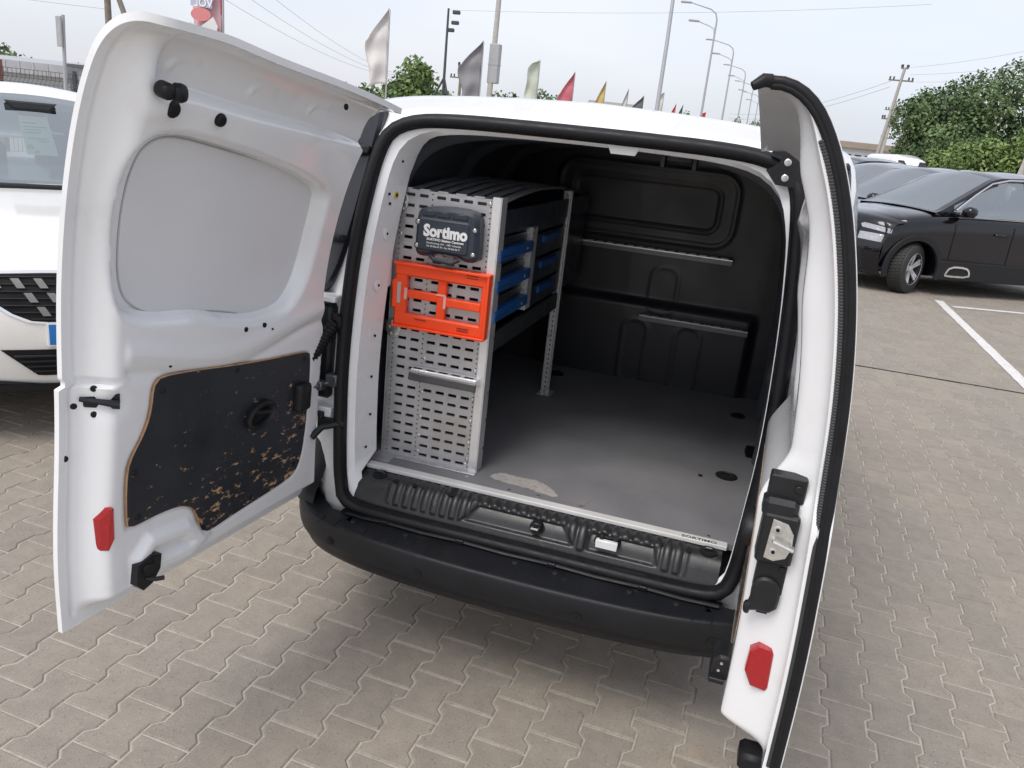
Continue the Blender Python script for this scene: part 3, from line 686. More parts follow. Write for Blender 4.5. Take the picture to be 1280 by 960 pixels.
def plate(D, name, poly, w0, w1, m, parent, ch=.0, edge=None, **kw):
    """flat panel on the inner face: outline in (u, z), from depth w0 to w1, with optional edge material"""
    poly = resample(poly, max(len(poly), 90), True) if len(poly) > 20 else poly
    n = len(poly); ins = inset([tuple(p) for p in poly], ch or .0005)
    vs = [D.pt(a, w0, b) for a, b in poly]+[D.pt(a, w1-ch, b) for a, b in poly]+[D.pt(a, w1, b) for a, b in ins]
    F = [(k*n+i, k*n+(i+1) % n, (k+1)*n+(i+1) % n, (k+1)*n+i) for k in (0, 1) for i in range(n)]; mi = [1 if edge else 0]*(2*n)
    # the face is filled with rings so that it follows the curve of the door
    I_ = np.array(ins); c = np.array(((I_[:, 0].min()+I_[:, 0].max())/2, (I_[:, 1].min()+I_[:, 1].max())/2)); k0 = 2*n
    for k in (.85, .7, .55, .4, .25, .1):
        vs += [D.pt(*(c+(p-c)*k)[:1], w1, (c+(p-c)*k)[1]) for p in I_]; b = len(vs)-n; F += [(k0+i, k0+(i+1) % n, b+(i+1) % n, b+i) for i in range(n)]; k0 = b
    vs.append(D.pt(c[0], w1, c[1])); F += [(k0+i, k0+(i+1) % n, len(vs)-1) for i in range(n)]; mi += [0]*(len(F)-len(mi))
    mb = MB(); mb.v = vs; mb.f = F; mb.mi = mi
    return mb.build(name, [m, edge] if edge else m, parent, 28)

# ---------------- left (wide) door
DL = Door(-1, -.72, 0., 95.5, .935, -.08, 0., .505)
recess = chaikin([(.822, 1.316), (.834, 1.502), (.826, 1.620), (.798, 1.690), (.735, 1.722), (.523, 1.716), (.34, 1.690), (.205, 1.660), (.142, 1.630), (.136, 1.55), (.142, 1.398), (.172, 1.273), (.24, 1.200), (.428, 1.202), (.559, 1.247), (.674, 1.251), (.775, 1.272)], 2)
infill = chaikin([(.782, 1.335), (.790, 1.492), (.780, 1.605), (.752, 1.668), (.680, 1.690), (.456, 1.678), (.255, 1.656), (.180, 1.630), (.148, 1.60), (.143, 1.54), (.144, 1.412), (.158, 1.295), (.208, 1.212), (.338, 1.202), (.45, 1.236), (.547, 1.250), (.625, 1.247), (.732, 1.277)], 2)
ply = chaikin([(.696, 1.113), (.583, 1.103), (.453, 1.084), (.29, 1.066), (.118, 1.054), (.103, 1.035), (.099, 0.884), (.112, 0.725), (.14, 0.655), (.19, .635), (.434, 0.619), (.552, 0.606), (.566, 0.652), (.577, 0.700), (.619, 0.732), (.693, 0.741), (.790, 0.738), (.800, 0.75), (.798, .875), (.787, .924), (.748, .973), (.724, 1.028), (.718, 1.100)], 2)
def featL(U, Z, um):
    sF = sm((U-(um-.105))/.085); sB = sm((.575-Z)/.045); sH = sm((.045-U)/.03)
    sF = sm(sF*1.0)
    h = -.066*(1-(1-sF)*(1-sB)*(1-sH))
    inn = sm((um-.10-U)/.02)
    h = h-.034*sm((Z-1.795)/.016)*inn
    d = sdf(recess, U, Z); h -= .020*sm((d+.016)/.030)+.028*sm((d-.004)/.016)
    d2 = sdf(ply, U, Z); h -= .006*sm((d2+.010)/.010)
    # soft valley under the notch, near the latch
    d3 = sdf([(.50, .60), (.60, .695), (.74, .715), (.80, .66), (.80, .57), (.60, .555)], U, Z); h += .018*sm(d3/.03)-.014*sm((d3-.045)/.02)
    # swage across the middle
    zc = 1.165-.035*np.cos((U-.45)*7.5); h += .007*np.exp(-((Z-zc)/.026)**2)*inn
    h -= .005*np.exp(-((Z-(zc-.050))/.014)**2)*inn
    h -= .007*np.exp(-((um-U-.030)/.005)**2)*sm((Z-.52)/.03)
    # three hook shaped ribs under the curl
    for uc in (.70, .46, .24):
        for t in np.linspace(0, 1, 10):
            a = math.pi*(.05+.55*t); x = uc+.035*math.cos(a)*1.6; z = 1.835+.030*math.sin(a); h = np.maximum(h, h+.005*np.exp(-(((U-x)/.007)**2+((Z-z)/.006)**2)))
    d5 = np.hypot(U-.775, Z-1.775); h += .010*np.exp(-(d5/.035)**2)
    h -= .012*np.exp(-(((U-.83)/.03)**2+((Z-1.08)/.03)**2))
    return h
def sL(u, z): return float(featL(np.array([[u]]), np.array([[z]]), np.array([[.935-.022*float(sm((z-.6)/.5)) if z < 1.12 else .904]]))[0, 0])
dl = build_door(DL, featL, label='wide left door, swung open, inner side facing the camera')
# infill over the blanked window
MBs = plate(DL, 'window_panel', infill, -.052, -.0425, INFILL, dl, .003)
gp = resample(infill, 120, True); MB().tube([DL.pt(a, -.046, b) for a, b in gp], .0022, 6, closed=True).build('window_gasket', mat('grey_sealant', (.45, .45, .46), .6), dl, 60)
pl = plate(DL, 'plywood_panel', ply, -.005, .003, PLY, dl, .0022, EDGEW)
for a, b in ((.69, 1.075), (.43, 1.065), (.135, 1.03), (.775, .885), (.13, .80), (.16, .685), (.36, .645), (.55, .63), (.765, .76)):
    c = DL.pt(a, .003, b); nrm = DL.dirw((0, 1, 0)); bb = MB(); bb.disc(c, nrm, .0085, .0025, 14, 0, 1); bb.build('panel_screw', BLACKP, pl, 40)
# pull handle recess and latch cover
def oval(cx, cz, rx, rz, n=24, tilt=0):
    return [(cx+rx*math.cos(t)*math.cos(tilt)-rz*math.sin(t)*math.sin(tilt), cz+rx*math.cos(t)*math.sin(tilt)+rz*math.sin(t)*math.cos(tilt)) for t in np.linspace(0, 2*math.pi, n, endpoint=False)]
bb = MB(); o1 = oval(.335, .907, .062, .040, tilt=-.15); rings = [(o1, .006), (o1, .018), (oval(.335, .907, .052, .031, tilt=-.15), .023), (oval(.335, .905, .044, .024, tilt=-.15), .016), (oval(.335, .903, .038, .020, tilt=-.15), .006)]
vs = [DL.pt(a, w, b) for r, w in rings for a, b in r]; n = 24
bb.add(vs, [(k*n+i, k*n+(i+1) % n, (k+1)*n+(i+1) % n, (k+1)*n+i) for k in range(4) for i in range(n)]+[tuple(range(4*n, 5*n))])
bb.tube([DL.pt(.30, .016, .91), DL.pt(.33, .020, .915), DL.pt(.365, .016, .922)], .007, 8)
bb.build('pull_handle', BLACKP, pl, 60)
bb = MB(); q = rrect(.118, .178, .865, .955, .012); vs = [DL.pt(a, w, b) for w in (.006, .022) for a, b in q]+[DL.pt(a, .030, b) for a, b in inset(q, .008)]; n = len(q)
bb.add(vs, [(k*n+i, k*n+(i+1) % n, (k+1)*n+(i+1) % n, (k+1)*n+i) for k in range(2) for i in range(n)]+[tuple(range(2*n, 3*n))])
bb.disc(DL.pt(.148, .030, .91), DL.dirw((0, 1, 0)), .006, .002, 12); bb.build('latch_cover', BLACKP, pl, 50)
# rubber buffer, grommets, plugs, drain holes
nL = DL.dirw((0, 1, 0))
bb = MB(); c = DL.pt(.800, sL(.80, 1.776)-.004, 1.776); bb.disc(c, DL.dirw((.2, 1, -.2)), .017, .035, 16, 0, 1); c2 = DL.pt(.785, sL(.785, 1.772)+.012, 1.772); bb.disc(c2, DL.dirw((-.3, .9, 0)), .019, .022, 16, 0, 1); bb.build('rubber_buffer', RUBBER, dl, 50)
for a, b, r in ((.757, 1.742, .018), (.618, 1.742, .015)):
    bb = MB(); bb.disc(DL.pt(a, sL(a, b)-.004, b), DL.dirw((0, 1, -.25)), r, .013, 20, 0, 1); bb.build('grommet', RUBBER, dl, 50)
for a, b, r, w in ((.404, 1.180, .007, .003), (.330, 1.180, .007, .003), (.666, 1.133, .005, .002), (.30, 1.163, .003, .003), (.22, 1.885, .008, -.03)):
    MB().disc(DL.pt(a, sL(a, b)-.002 if b < 1.8 else w, b), nL, r, .004, 12).build('drain_hole', HOLE, dl, 40)
def wsl(u, um=.925): # depth of the sloping free edge wall
    return sL(u, .78)
for a, b, r in ((.850, 1.113, .0075), (.876, 1.070, .0075), (.850, 1.050, .0075), (.902, .949, .0080)):
    MB().disc(DL.pt(a, sL(a, b)-.002, b), DL.dirw((.55, .8, 0)), r, .003, 14, 0, 1).build('plug', RUBBER, dl, 40)
# latch slot with lever
bb = MB(); cc = [DL.pt(u, sL(u, z)-.004, z) for u, z in ((.862, 1.068), (.862, 1.092), (.812, 1.098), (.812, 1.060))]
bb.add(cc+[tuple(np.array(p)+np.array(nL)*.010) for p in cc], [(0, 1, 2, 3), (4, 5, 6, 7), (0, 1, 5, 4), (1, 2, 6, 5), (2, 3, 7, 6), (3, 0, 4, 7)])
bb.tube([DL.pt(.870, sL(.87, 1.08)+.006, 1.088), DL.pt(.845, sL(.845, 1.08)+.010, 1.082), (DL.pt(.818, .006, 1.074))], [.006, .007, .010], 8)
bb.build('door_latch', BLACKP, dl, 40)
# reflector on the sloping wall
def reflector(D, u0, u1, z0, z1, wf, parent):
    q = [(u0, z0+.03), (u0+.012, z0), (u1-.004, z0), (u1, z0+.006), (u1, z1-.03), (u1-.016, z1), (u0+.004, z1), (u0, z1-.006)]
    vs = [D.pt(a, wf(a)-.004, b) for a, b in q]+[D.pt(a, wf(a)+.005, b) for a, b in q]+[D.pt(a, wf(a)+.009, b) for a, b in inset(q, .004)]; n = len(q)
    bb = MB(); bb.add(vs, [(k*n+i, k*n+(i+1) % n, (k+1)*n+(i+1) % n, (k+1)*n+i) for k in range(2) for i in range(n)]+[tuple(range(2*n, 3*n))]); return bb.build('reflector', RED, parent)
reflector(DL, .836, .864, .705, .820, wsl, dl)
# lower latch
bb = MB(); q = [(.79, .640), (.795, .585), (.775, .562), (.745, .570), (.72, .60), (.715, .640), (.745, .650)]
bb.prism(q, -.004, .010, 'y', .003) if False else bb.add([DL.pt(a, w, b) for w in (-.03, .024) for a, b in q], [tuple(range(7)), tuple(range(7, 14))]+[(i, (i+1) % 7, 7+(i+1) % 7, 7+i) for i in range(7)])
bb.disc(DL.pt(.76, .024, .615), nL, .016, .008, 16); bb.disc(DL.pt(.735, .024, .632), nL, .009, .006, 12); bb.tube([DL.pt(.765, .022, .592), DL.pt(.750, .040, .588), DL.pt(.733, .048, .586)], .006, 8)
bb.build('lower_latch', BLACKP, dl, 40)

# ---------------- right (narrow) door
DR = Door(1, .700, 0., 88.0, .655, -.108, .035, .485)
recR = chaikin([(.50, 1.326), (.50, 1.602), (.46, 1.66), (.30, 1.672), (.16, 1.64), (.12, 1.54), (.12, 1.35), (.16, 1.26), (.25, 1.23), (.42, 1.24)], 2)
plyR = chaikin([(.44, 1.08), (.30, 1.07), (.10, 1.045), (.07, 1.02), (.07, .66), (.14, .625), (.42, .62), (.47, .66), (.47, 1.0)], 2)
def wsr(u, um=.655): return .035-.105*float(sm((u-(um-.085))/.055))
def featR(U, Z, um):
    sF = sm((U-(um-.085))/.055); sB = sm((.555-Z)/.045); sH = sm((.045-U)/.03)
    h = -.105*(1-(1-sF)*(1-sB)*(1-sH))
    inn = sm((um-.09-U)/.02)
    h = h-.06*sm((Z-1.735)/.022)*inn
    h -= .045*sm((sdf(recR, U, Z)+.012)/.045); h -= .006*sm((sdf(plyR, U, Z)+.01)/.01)
    # body side bulge: fuller below the waist, hollow above
    h += .022*sm((Z-1.05)/.1)*sm((1.45-Z)/.12)*inn*0
    h -= .050*sm((Z-1.08)/.13)*(1-sF)+.022*sm((Z-1.5)/.2)*(1-sF)
    for uc in (.46, .30):
        for t in np.linspace(0, 1, 10):
            a = math.pi*(.05+.55*t); x = uc+.035*math.cos(a)*1.6; z = 1.80+.038*math.sin(a); h = np.maximum(h, h+.0045*np.exp(-(((U-x)/.007)**2+((Z-z)/.006)**2)))
    return h
dr = build_door(DR, featR, 130, label='narrow right door, open and seen nearly edge on')
pr = plate(DR, 'plywood_panel', plyR, .025, .036, PLY, dr, .0035, EDGEW)
nR = DR.dirw((0, 1, 0)); eR = DR.dirw((1, 0, 0))
# seal down the free edge and over the top
k0, k1 = 3, 259; path = []; path_r = []; path_m = []
for k in list(range(k0, k1, 4)):
    hh = .011
    path.append(DR.ptk(DR.W-.003-.020*sm((PRO[k, 1]-.98)/.3), k, hh)); path_m.append(DR.ptk(DR.W-.001-.020*sm((PRO[k, 1]-.98)/.3), k, hh+.008)); path_r.append(DR.ptk(DR.W-.003-.020*sm((PRO[k, 1]-.98)/.3), k, hh+.0150))
bb = MB(); bb.tube(path, .0100, 8); bb.tube(path_m, .0070, 8); bb.build('edge_seal', RUBBER, dr, 60)
bb = MB(); p2 = resample(path_r[:57], 900); bb.tube(p2.tolist(), [.0068+(.0009 if (k % 4 < 2 and 1.08 < p2[k][2] < 1.80) else 0) for k in range(900)], 8)
bb.build('seal_rib', mat('ribbed_rubber', (.035, .036, .038), .5), dr)
e_ = np.array(path[-1]); bb = MB(); bb.tube([e_, e_+np.array((-.012, -.004, .0)), e_+np.array((-.030, -.01, -.012))], [.012, .012, .008], 10)

bb.build('seal_end', RUBBER, dr, 60)
# lock assembly on the free edge wall (faces the photographer)
y0 = -.600
def on_edge(bb, x0, x1, z0, z1, d0, d1, mi=0, ch=.003): bb.box(x0, x1, y0-d1, y0-d0, z0, z1, mi, ch)
bb = MB()
bb.add([], [])
on_edge(bb, .640, .712, 1.095, 1.150, -.03, .006); on_edge(bb, .635, .705, 1.060, 1.105, -.03, .026, 0, .010); on_edge(bb, .640, .712, .962, 1.075, -.03, .030, 0, .006)
on_edge(bb, .650, .710, .885, .970, -.03, .010); bb.disc((.697, y0-.008, 1.128), (0, -1, 0), .008, .004, 14, 0, 1); bb.disc((.700, y0-.010, .948), (0, -1, 0), .006, .004, 12)
lk = bb.build('lock_case', BLACKP, dr, 30)
bb = MB(); q = [(.656, .978), (.676, .974), (.698, .985), (.706, 1.01), (.704, 1.04), (.690, 1.060), (.660, 1.066)]
bb.prism(q, y0-.030, y0-.035, 'y', .001)
for x, z in ((.672, 1.045), (.672, .995)): bb.disc((x, y0-.035, z), (0, -1, 0), .0085, .002, 16, 0, 1); bb.disc((x, y0-.0372, z), (0, -1, 0), .004, .0006, 10, 1)
bb.tube([(.668, y0-.034, 1.022), (.668, y0-.050, 1.024), (.706, y0-.052, 1.014), (.706, y0-.034, 1.012)], .0045, 8)
bb.build('striker', [STEEL, HOLE], lk, 40)
bb = MB(); q = chaikin([(.640, .835), (.652, .830), (.655, .845), (.705, .845), (.708, .90), (.690, .925), (.66, .925), (.648, .90), (.650, .86), (.640, .855)], 1)
bb.prism(q, y0-.005, y0-.022, 'y', .005); bb.box(.668, .690, y0-.012, y0, .838, .85); bb.build('latch_paddle', BLACKP, dr, 40)
reflectorR = MB(); q = [(.672, .690), (.690, .655), (.722, .650), (.728, .660), (.724, .745), (.716, .758), (.690, .760), (.674, .742)]
reflectorR.prism(q, y0+.03, y0-.012, 'y', .004); reflectorR.build('reflector', RED, dr)
# recess pull seen edge on, lower latch hanging on the inner face
bb = MB(); q = oval(.33, .90, .060, .045); vs = [DR.pt(a, w, b) for a, b in q for w in ()]
rings = [(q, .034), (q, .052), (oval(.33, .90, .048, .034), .062), (oval(.33, .90, .03, .02), .050)]; vs = [DR.pt(a, w, b) for r, w in rings for a, b in r]; n = 24
bb.add(vs, [(k*n+i, k*n+(i+1) % n, (k+1)*n+(i+1) % n, (k+1)*n+i) for k in range(3) for i in range(n)]+[tuple(range(3*n, 4*n))]); bb.build('pull_handle', BLACKP, pr, 60)
bb = MB(); q = [(.606, .600), (.640, .588), (.655, .600), (.655, .645), (.640, .655), (.622, .655), (.608, .640)]
bb.prism(q, -.46, -.53, 'y', .006); bb.box(.605, .64, -.545, -.47, .590, .603, 0, .002)
for x, z in ((.628, .638), (.624, .618)): bb.disc((x, -.531, z), (0, -1, 0), .0035, .002, 10, 1)
bb.build('lower_latch', [BLACKP, STEEL], dr, 30)
bb = MB(); bb.box(.700, .765, -.628, -.56, .440, .488, 0, .01); bb.build('bottom_bumper', RUBBER, dr, 40)

# ================================================================== SHELVING RACK
rack = empty('shelving_rack', (-.43, .70, .62), 'perforated metal shelving rack bolted into the left side of the van', 'shelving rack')
def RB(mb, name, m, sm_=None, label=None, par=None):
    mb.v = [(x+.43, y-.70, z-.62) for x, y, z in mb.v]; return mb.build(name, m, par or rack, sm_, label=label)
YP = .217; PX0, PX1, PZ0, PZ1 = -.607, -.275, .622, 1.545
def cell(mb, x0, x1, z0, z1, hx, hz, cx=None, cz=None, y=YP, t=.002):
    cx = (x0+x1)/2 if cx is None else cx; cz = (z0+z1)/2 if cz is None else cz; xm, zm = (x0+x1)/2, (z0+z1)/2
    outer = [(x0, z0), (xm, z0), (x1, z0), (x1, zm), (x1, z1), (xm, z1), (x0, z1), (x0, zm)]
    a = min(hx, hz)*.55
    inn = [(cx-hx+a*.3, cz-hz), (cx, cz-hz), (cx+hx-a*.3, cz-hz), (cx+hx, cz), (cx+hx-a*.3, cz+hz), (cx, cz+hz), (cx-hx+a*.3, cz+hz), (cx-hx, cz)]
    vs = [(x, y, z) for x, z in outer]+[(x, y, z) for x, z in inn]+[(x, y+t*4, z) for x, z in inn]
    mb.add(vs, [(i, (i+1) % 8, 8+(i+1) % 8, 8+i) for i in range(8)]+[(8+i, 8+(i+1) % 8, 16+(i+1) % 8, 16+i) for i in range(8)])
def solid(mb, x0, x1, z0, z1): mb.add([(x0, YP, z0), (x1, YP, z0), (x1, YP, z1), (x0, YP, z1)], [(0, 1, 2, 3)])
mb = MB()
rows = 27; dz = (PZ1-PZ0)/rows
cols = [('s', .012), ('h', .012), ('s', .004), ('S', .046), ('S', .046), ('h', .014), ('S', .046), ('S', .046), ('S', .046), ('S', .046), ('h', .014)]
tot = sum(c[1] for c in cols); kx = (PX1-PX0)/tot
for r in range(rows):
    z0 = PZ0+r*dz; z1 = z0+dz; x = PX0
    for c, w in cols:
        w *= kx; x1 = x+w
        if c == 's': solid(mb, x, x1, z0, z1)
        elif c == 'S':
            if 1.10 < z0 < 1.12: solid(mb, x, x1, z0, z1)
            else: cell(mb, x, x1, z0, z1, .0155, .0052)
        else:
            zm = (z0+z1)/2
            for a, b in ((z0, zm), (zm, z1)): cell(mb, x, x1, a, b, .0024, .0026)
        x = x1
RB(mb, 'end_panel', ALU, None, 'grey perforated end panel facing the doors')
mb = MB(); mb.box(PX1, -.245, YP-.012, YP+.012, .621, 1.553, 0, .002); mb.box(-.247, -.243, YP-.010, YP+.045, .621, 1.553, 0, .001); mb.box(PX0-.004, PX0, YP, YP+.03, .622, 1.545)
RB(mb, 'post', ALU2, 30)
mb = MB()
for k in range(5): mb.box(PX0+.02+k*.062, PX0+.055+k*.062, YP-.002, YP+.012, 1.545, 1.549)
RB(mb, 'edge_tab', ALU)
mb = MB(); mb.box(-.50, -.262, YP-.045, YP-.002, .935, .962, 0, .003); mb.box(-.502, -.260, YP-.052, YP-.045, .922, .950, 1, .003)
for k in range(5): mb.box(-.492+k*.046, -.462+k*.046, YP-.036, YP-.026, .9622, .9632, 2)
RB(mb, 'grip_rail', [ALU2, ALUD, HOLE], 30, 'small rail of dark trim across the end panel')
# bolts and the two fan shaped bolt plates
bolts = [(PX0+.022, z) for z in (1.40, 1.31, 1.23, 1.17)]+[(-.285, z) for z in (1.53, 1.22, .98, .88, .80, .72, .66)]+[(-.470, z) for z in (.99, .87, .78, .71, .65)]+[(-.29, .64)]
for x, z in bolts:
    b = MB(); b.disc((x, YP, z), (0, -1, 0), .0062, .003, 12, 0, 1); RB(b, 'bolt', STEEL, 40)
for zc in (1.50, 1.08):
    b = MB(); b.prism([(PX0+.018+.034*math.cos(t)*.8, zc+.034*math.sin(t)) for t in np.linspace(0, 2*math.pi, 20, endpoint=False)], YP-.001, YP-.005, 'y', .001)
    for a in range(0, 360, 60): b.disc((PX0+.018+.021*math.cos(R(a))*.8, YP-.005, zc+.024*math.sin(R(a))), (0, -1, 0), .0055, .0035, 10, 0, 1)
    RB(b, 'bolt_plate', STEEL, 40)
mb = MB(); mb.box(-.68, -.59, YP+.004, YP+.02, 1.065, 1.10, 0, .002); RB(mb, 'wall_bracket', ALUD, 30)
mb = MB(); mb.box(-.615, -.24, YP-.035, YP+.01, .6205, .6235, 0, .001); mb.box(-.62, -.54, YP-.085, YP-.02, .6207, .6228); RB(mb, 'foot_plate', ALU, 30)
# rear upright: C profile with rows of holes, and middle upright carrying the drawers
def upright(x, y, z0, z1, name, w=.05, tilt=0):
    mb = MB(); mb.box(x-.004, x, y, y+w, z0, z1, 0, .001); mb.box(x-.03, x-.004, y, y+.004, z0, z1, 0, .001); mb.box(x-.03, x-.004, y+w-.004, y+w, z0, z1); mb.box(x, x+.004, y+w*.35, y+w*.65, z0, z1, 0, .0015)
    for z in np.arange(z0+.012, z1-.01, .022):
        mb.box(x-.014, x-.009, y-.0012, y-.0002, z, z+.008, 1)
    return RB(mb, name, [ALU2, HOLE], 30)
upright(-.255, 1.190, .622, 1.538, 'upright'); upright(-.600, 1.190, .622, 1.538, 'upright')
mb = MB(); mb.box(-.30, -.235, 1.175, 1.26, .6205, .6235); mb.box(-.262, -.240, 1.165, 1.19, .6235, .655, 0, .002)
for x, z in ((-.245, .64), (-.253, .648)): mb.disc((x, 1.165, z), (0, -1, 0), .006, .004, 10)
RB(mb, 'foot_bracket', ALU2, 30)
mb = MB(); mb.box(-.30, -.244, .610, .675, 1.125, 1.432, 0, .002)
for z in np.arange(1.14, 1.42, .021): mb.box(-.274, -.266, .5935, .5945, z, z+.008, 1)
RB(mb, 'drawer_upright', [ALU2, HOLE], 30)
# top tray with striped mats; drawer carcase; lower shelf beam; brace
mb = MB(); mb.box(-.665, -.262, .235, 1.60, 1.435, 1.440); mb.box(-.266, -.258, .235, 1.62, 1.428, 1.508, 0, .002); mb.box(-.668, -.662, .235, 1.62, 1.428, 1.508)
mb.box(-.662, -.266, .228, .234, 1.44, 1.535, 0, .002); mb.box(-.662, -.266, 1.60, 1.606, 1.44, 1.508)
RB(mb, 'top_tray', NAVY, 30)
for k in range(7):
    x0 = -.655+k*.055; b = MB(); path = [(x0+.022, y, 1.512+.045*math.sin(math.pi*(y-.25)/1.33)) for y in np.linspace(.25, 1.58, 18)]
    b.tube(path, .020, 8, rx=.35, ry=1.); b.v = [(x, y, z) for x, y, z in b.v]; RB(b, 'ribbed_mat', MATSTRIP, 50)
mb = MB(); mb.box(-.655, -.305, .30, .66, 1.120, 1.430, 0, .004); mb.box(-.655, -.262, .672, 1.185, 1.110, 1.432, 0, .004); RB(mb, 'drawer_carcase', NAVY, 30)
for col, (ya, yb) in enumerate(((.232, .612), (.70, 1.165))):
    for r, zc in enumerate((1.372, 1.272, 1.172)):
        b = MB(); b.box(-.275, -.266, ya+.004, yb-.004, zc-.046, zc+.046, 0, .003)
        b.box(-.268, -.262, ya+.01, yb-.01, zc+.020, zc+.034, 0, .002)
        d = RB(b, 'drawer', DRAWER, 30)
        b = MB()
        if col == 0:
            b.box(-.268, -.238, ya, yb+.002, zc-.024, zc+.014, 0, .003); b.box(-.2385, -.2375, ya+.02, ya+.14, zc-.010, zc-.006, 1); b.box(-.2385, -.2375, ya+.02, ya+.14, zc-.020, zc-.018, 1)
            b.disc((-.238, yb-.075, zc-.006), (1, 0, 0), .0055, .003, 10, 2, 1); b.disc((-.238, yb-.028, zc-.004), (1, 0, 0), .004, .002, 10, 1)
        else: b.box(-.266, -.252, ya+.12, yb-.10, zc-.018, zc+.012, 0, .004)
        b.v = [(x+.43, y-.70, z-.62) for x, y, z in b.v]; b.build('drawer_front', [BLUE, NAVY, STEEL], d, 30)
mb = MB(); mb.box(-.275, -.258, .232, 1.30, 1.028, 1.098, 0, .003); mb.box(-.66, -.275, .235, 1.30, 1.035, 1.042); RB(mb, 'shelf_beam', mat('dark_beam', (.055, .06, .065), .4, .3), 30, 'dark beam running back under the drawers')
mb = MB(); mb.box(-.66, -.27, 1.185, 1.62, 1.10, 1.43, 0, .004); RB(mb, 'rear_bin', NAVY, 30)

# --- equipment case with the maker's name
case = empty('equipment_case', (-.41, YP-.004, 1.345), 'dark blue-grey plastic case reading Sortimo, fixed on the end panel above the orange carrier', 'case')
def CB(mb, name, m, sm_=None, par=None): mb.v = [(x+.41, y-YP+.004, z-1.345) for x, y, z in mb.v]; return mb.build(name, m, par or case, sm_)
q = chaikin([(-.508, 1.352), (-.512, 1.38), (-.510, 1.475), (-.495, 1.498), (-.41, 1.508), (-.33, 1.506), (-.300, 1.492), (-.296, 1.44), (-.294, 1.365), (-.303, 1.346), (-.335, 1.343), (-.355, 1.352), (-.372, 1.358), (-.44, 1.358), (-.455, 1.348), (-.49, 1.343)], 1)
mb = MB(); mb.prism(q, YP-.003, YP-.055, 'y', .014); mb.prism(rrect(-.50, -.325, 1.365, 1.468, .012), YP-.054, YP-.060, 'y', .005)
for x0, x1 in ((-.49, -.445), (-.437, -.395), (-.385, -.335)): mb.box(x0, x1, YP-.058, YP-.053, 1.474, 1.492, 0, .003)
CB(mb, 'shell', NAVY, 40)
for x, z in ((-.500, 1.452), (-.500, 1.378), (-.309, 1.448), (-.309, 1.372)):
    b = MB(); b.disc((x, YP-.053, z), (0, -1, 0), .0105, .003, 16, 1); b.disc((x, YP-.056, z), (0, -1, 0), .0065, .003, 12, 0, 1); CB(b, 'screw', [STEEL, NAVY], 40)
for x in (-.447, -.412, -.378):
    b = MB(); b.disc((x, YP-.030, 1.356), (0, -.7, -.7), .008, .006, 14, 0, 1); CB(b, 'stud', STEEL, 40)
b = MB(); b.tube([(-.46, YP-.04, 1.352), (-.44, YP-.05, 1.338), (-.38, YP-.05, 1.335), (-.36, YP-.04, 1.348)], .008, 8); CB(b, 'carry_grip', NAVY, 50)
def CT(name, body, size, x, z, off, sx): text_obj(name, body, size, frame((x+.41, -.0565-.0002, z-1.345), (1, 0, 0), (0, 0, 1)), TEXTW, case, .0006, off, sx=sx)
CT('brand_print', 'Sortimo', .050, -.478, 1.413, .0024, .90)
CT('address_print', 'SORTIMO Station Centrum', .0098, -.466, 1.400, .0003, 1.12)
CT('address_print', 'Sortimoweg 101 - 1851 Utrecht', .0082, -.466, 1.389, 0, 1.1)
CT('address_print', 'Tel: 30-266 06 70 - Fax: 30-266 06 71', .0075, -.466, 1.379, 0, 1.0)

# --- orange carrier plate
orc = empty('orange_carrier', (-.42, YP-.004, 1.205), 'bright orange plastic carrier frame on the end panel, just below the dark case', 'carrier frame')
def OB(mb, name, m, sm_=None): mb.v = [(x+.42, y-YP+.004, z-1.205) for x, y, z in mb.v]; return mb.build(name, m, orc, sm_)
def obar(x0, x1, z0, z1, d=.022, ch=.003): mb.box(x0, x1, YP-d, YP-.003, z0, z1, 0, ch)
mb = MB()
obar(-.582, -.248, 1.268, 1.312, .034, .006); obar(-.580, -.252, 1.100, 1.142, .032, .006); obar(-.580, -.540, 1.11, 1.30, .030, .005); obar(-.278, -.250, 1.11, 1.30, .033, .005)
obar(-.590, -.57, 1.155, 1.255, .040, .008)
obar(-.432, -.402, 1.14, 1.27, .024, .003); obar(-.540, -.43, 1.195, 1.222, .024); obar(-.405, -.278, 1.186, 1.214, .026)
for x0, x1, z0, z1 in ((-.582, -.248, 1.305, 1.314), (-.580, -.252, 1.096, 1.104), (-.258, -.249, 1.10, 1.31)): obar(x0, x1, z0, z1, .046, .002)
OB(mb, 'frame', ORANGE, 30)
for q_ in ((-.545, -.536, YP-.031, YP-.024, 1.190, 1.228), (-.405, -.397, YP-.031, YP-.02, 1.18, 1.218), (-.434, -.400, YP-.0255, YP-.0245, 1.2185, 1.224)): OB(MB().box(*q_), 'pink_tab', PINK)
mb = MB(); mb.box(-.572, -.558, YP-.0315, YP-.030, 1.175, 1.245); OB(mb, 'side_window', ALU)
DORG = mat('dark_orange', (.25, .02, .005), .6)
for x, z in ((-.33, 1.30), (-.33, 1.292), (-.35, 1.123), (-.35, 1.115), (-.50, 1.128)): OB(MB().box(x, x+.04, YP-.0345, YP-.0335, z, z+.003), 'slot', DORG)

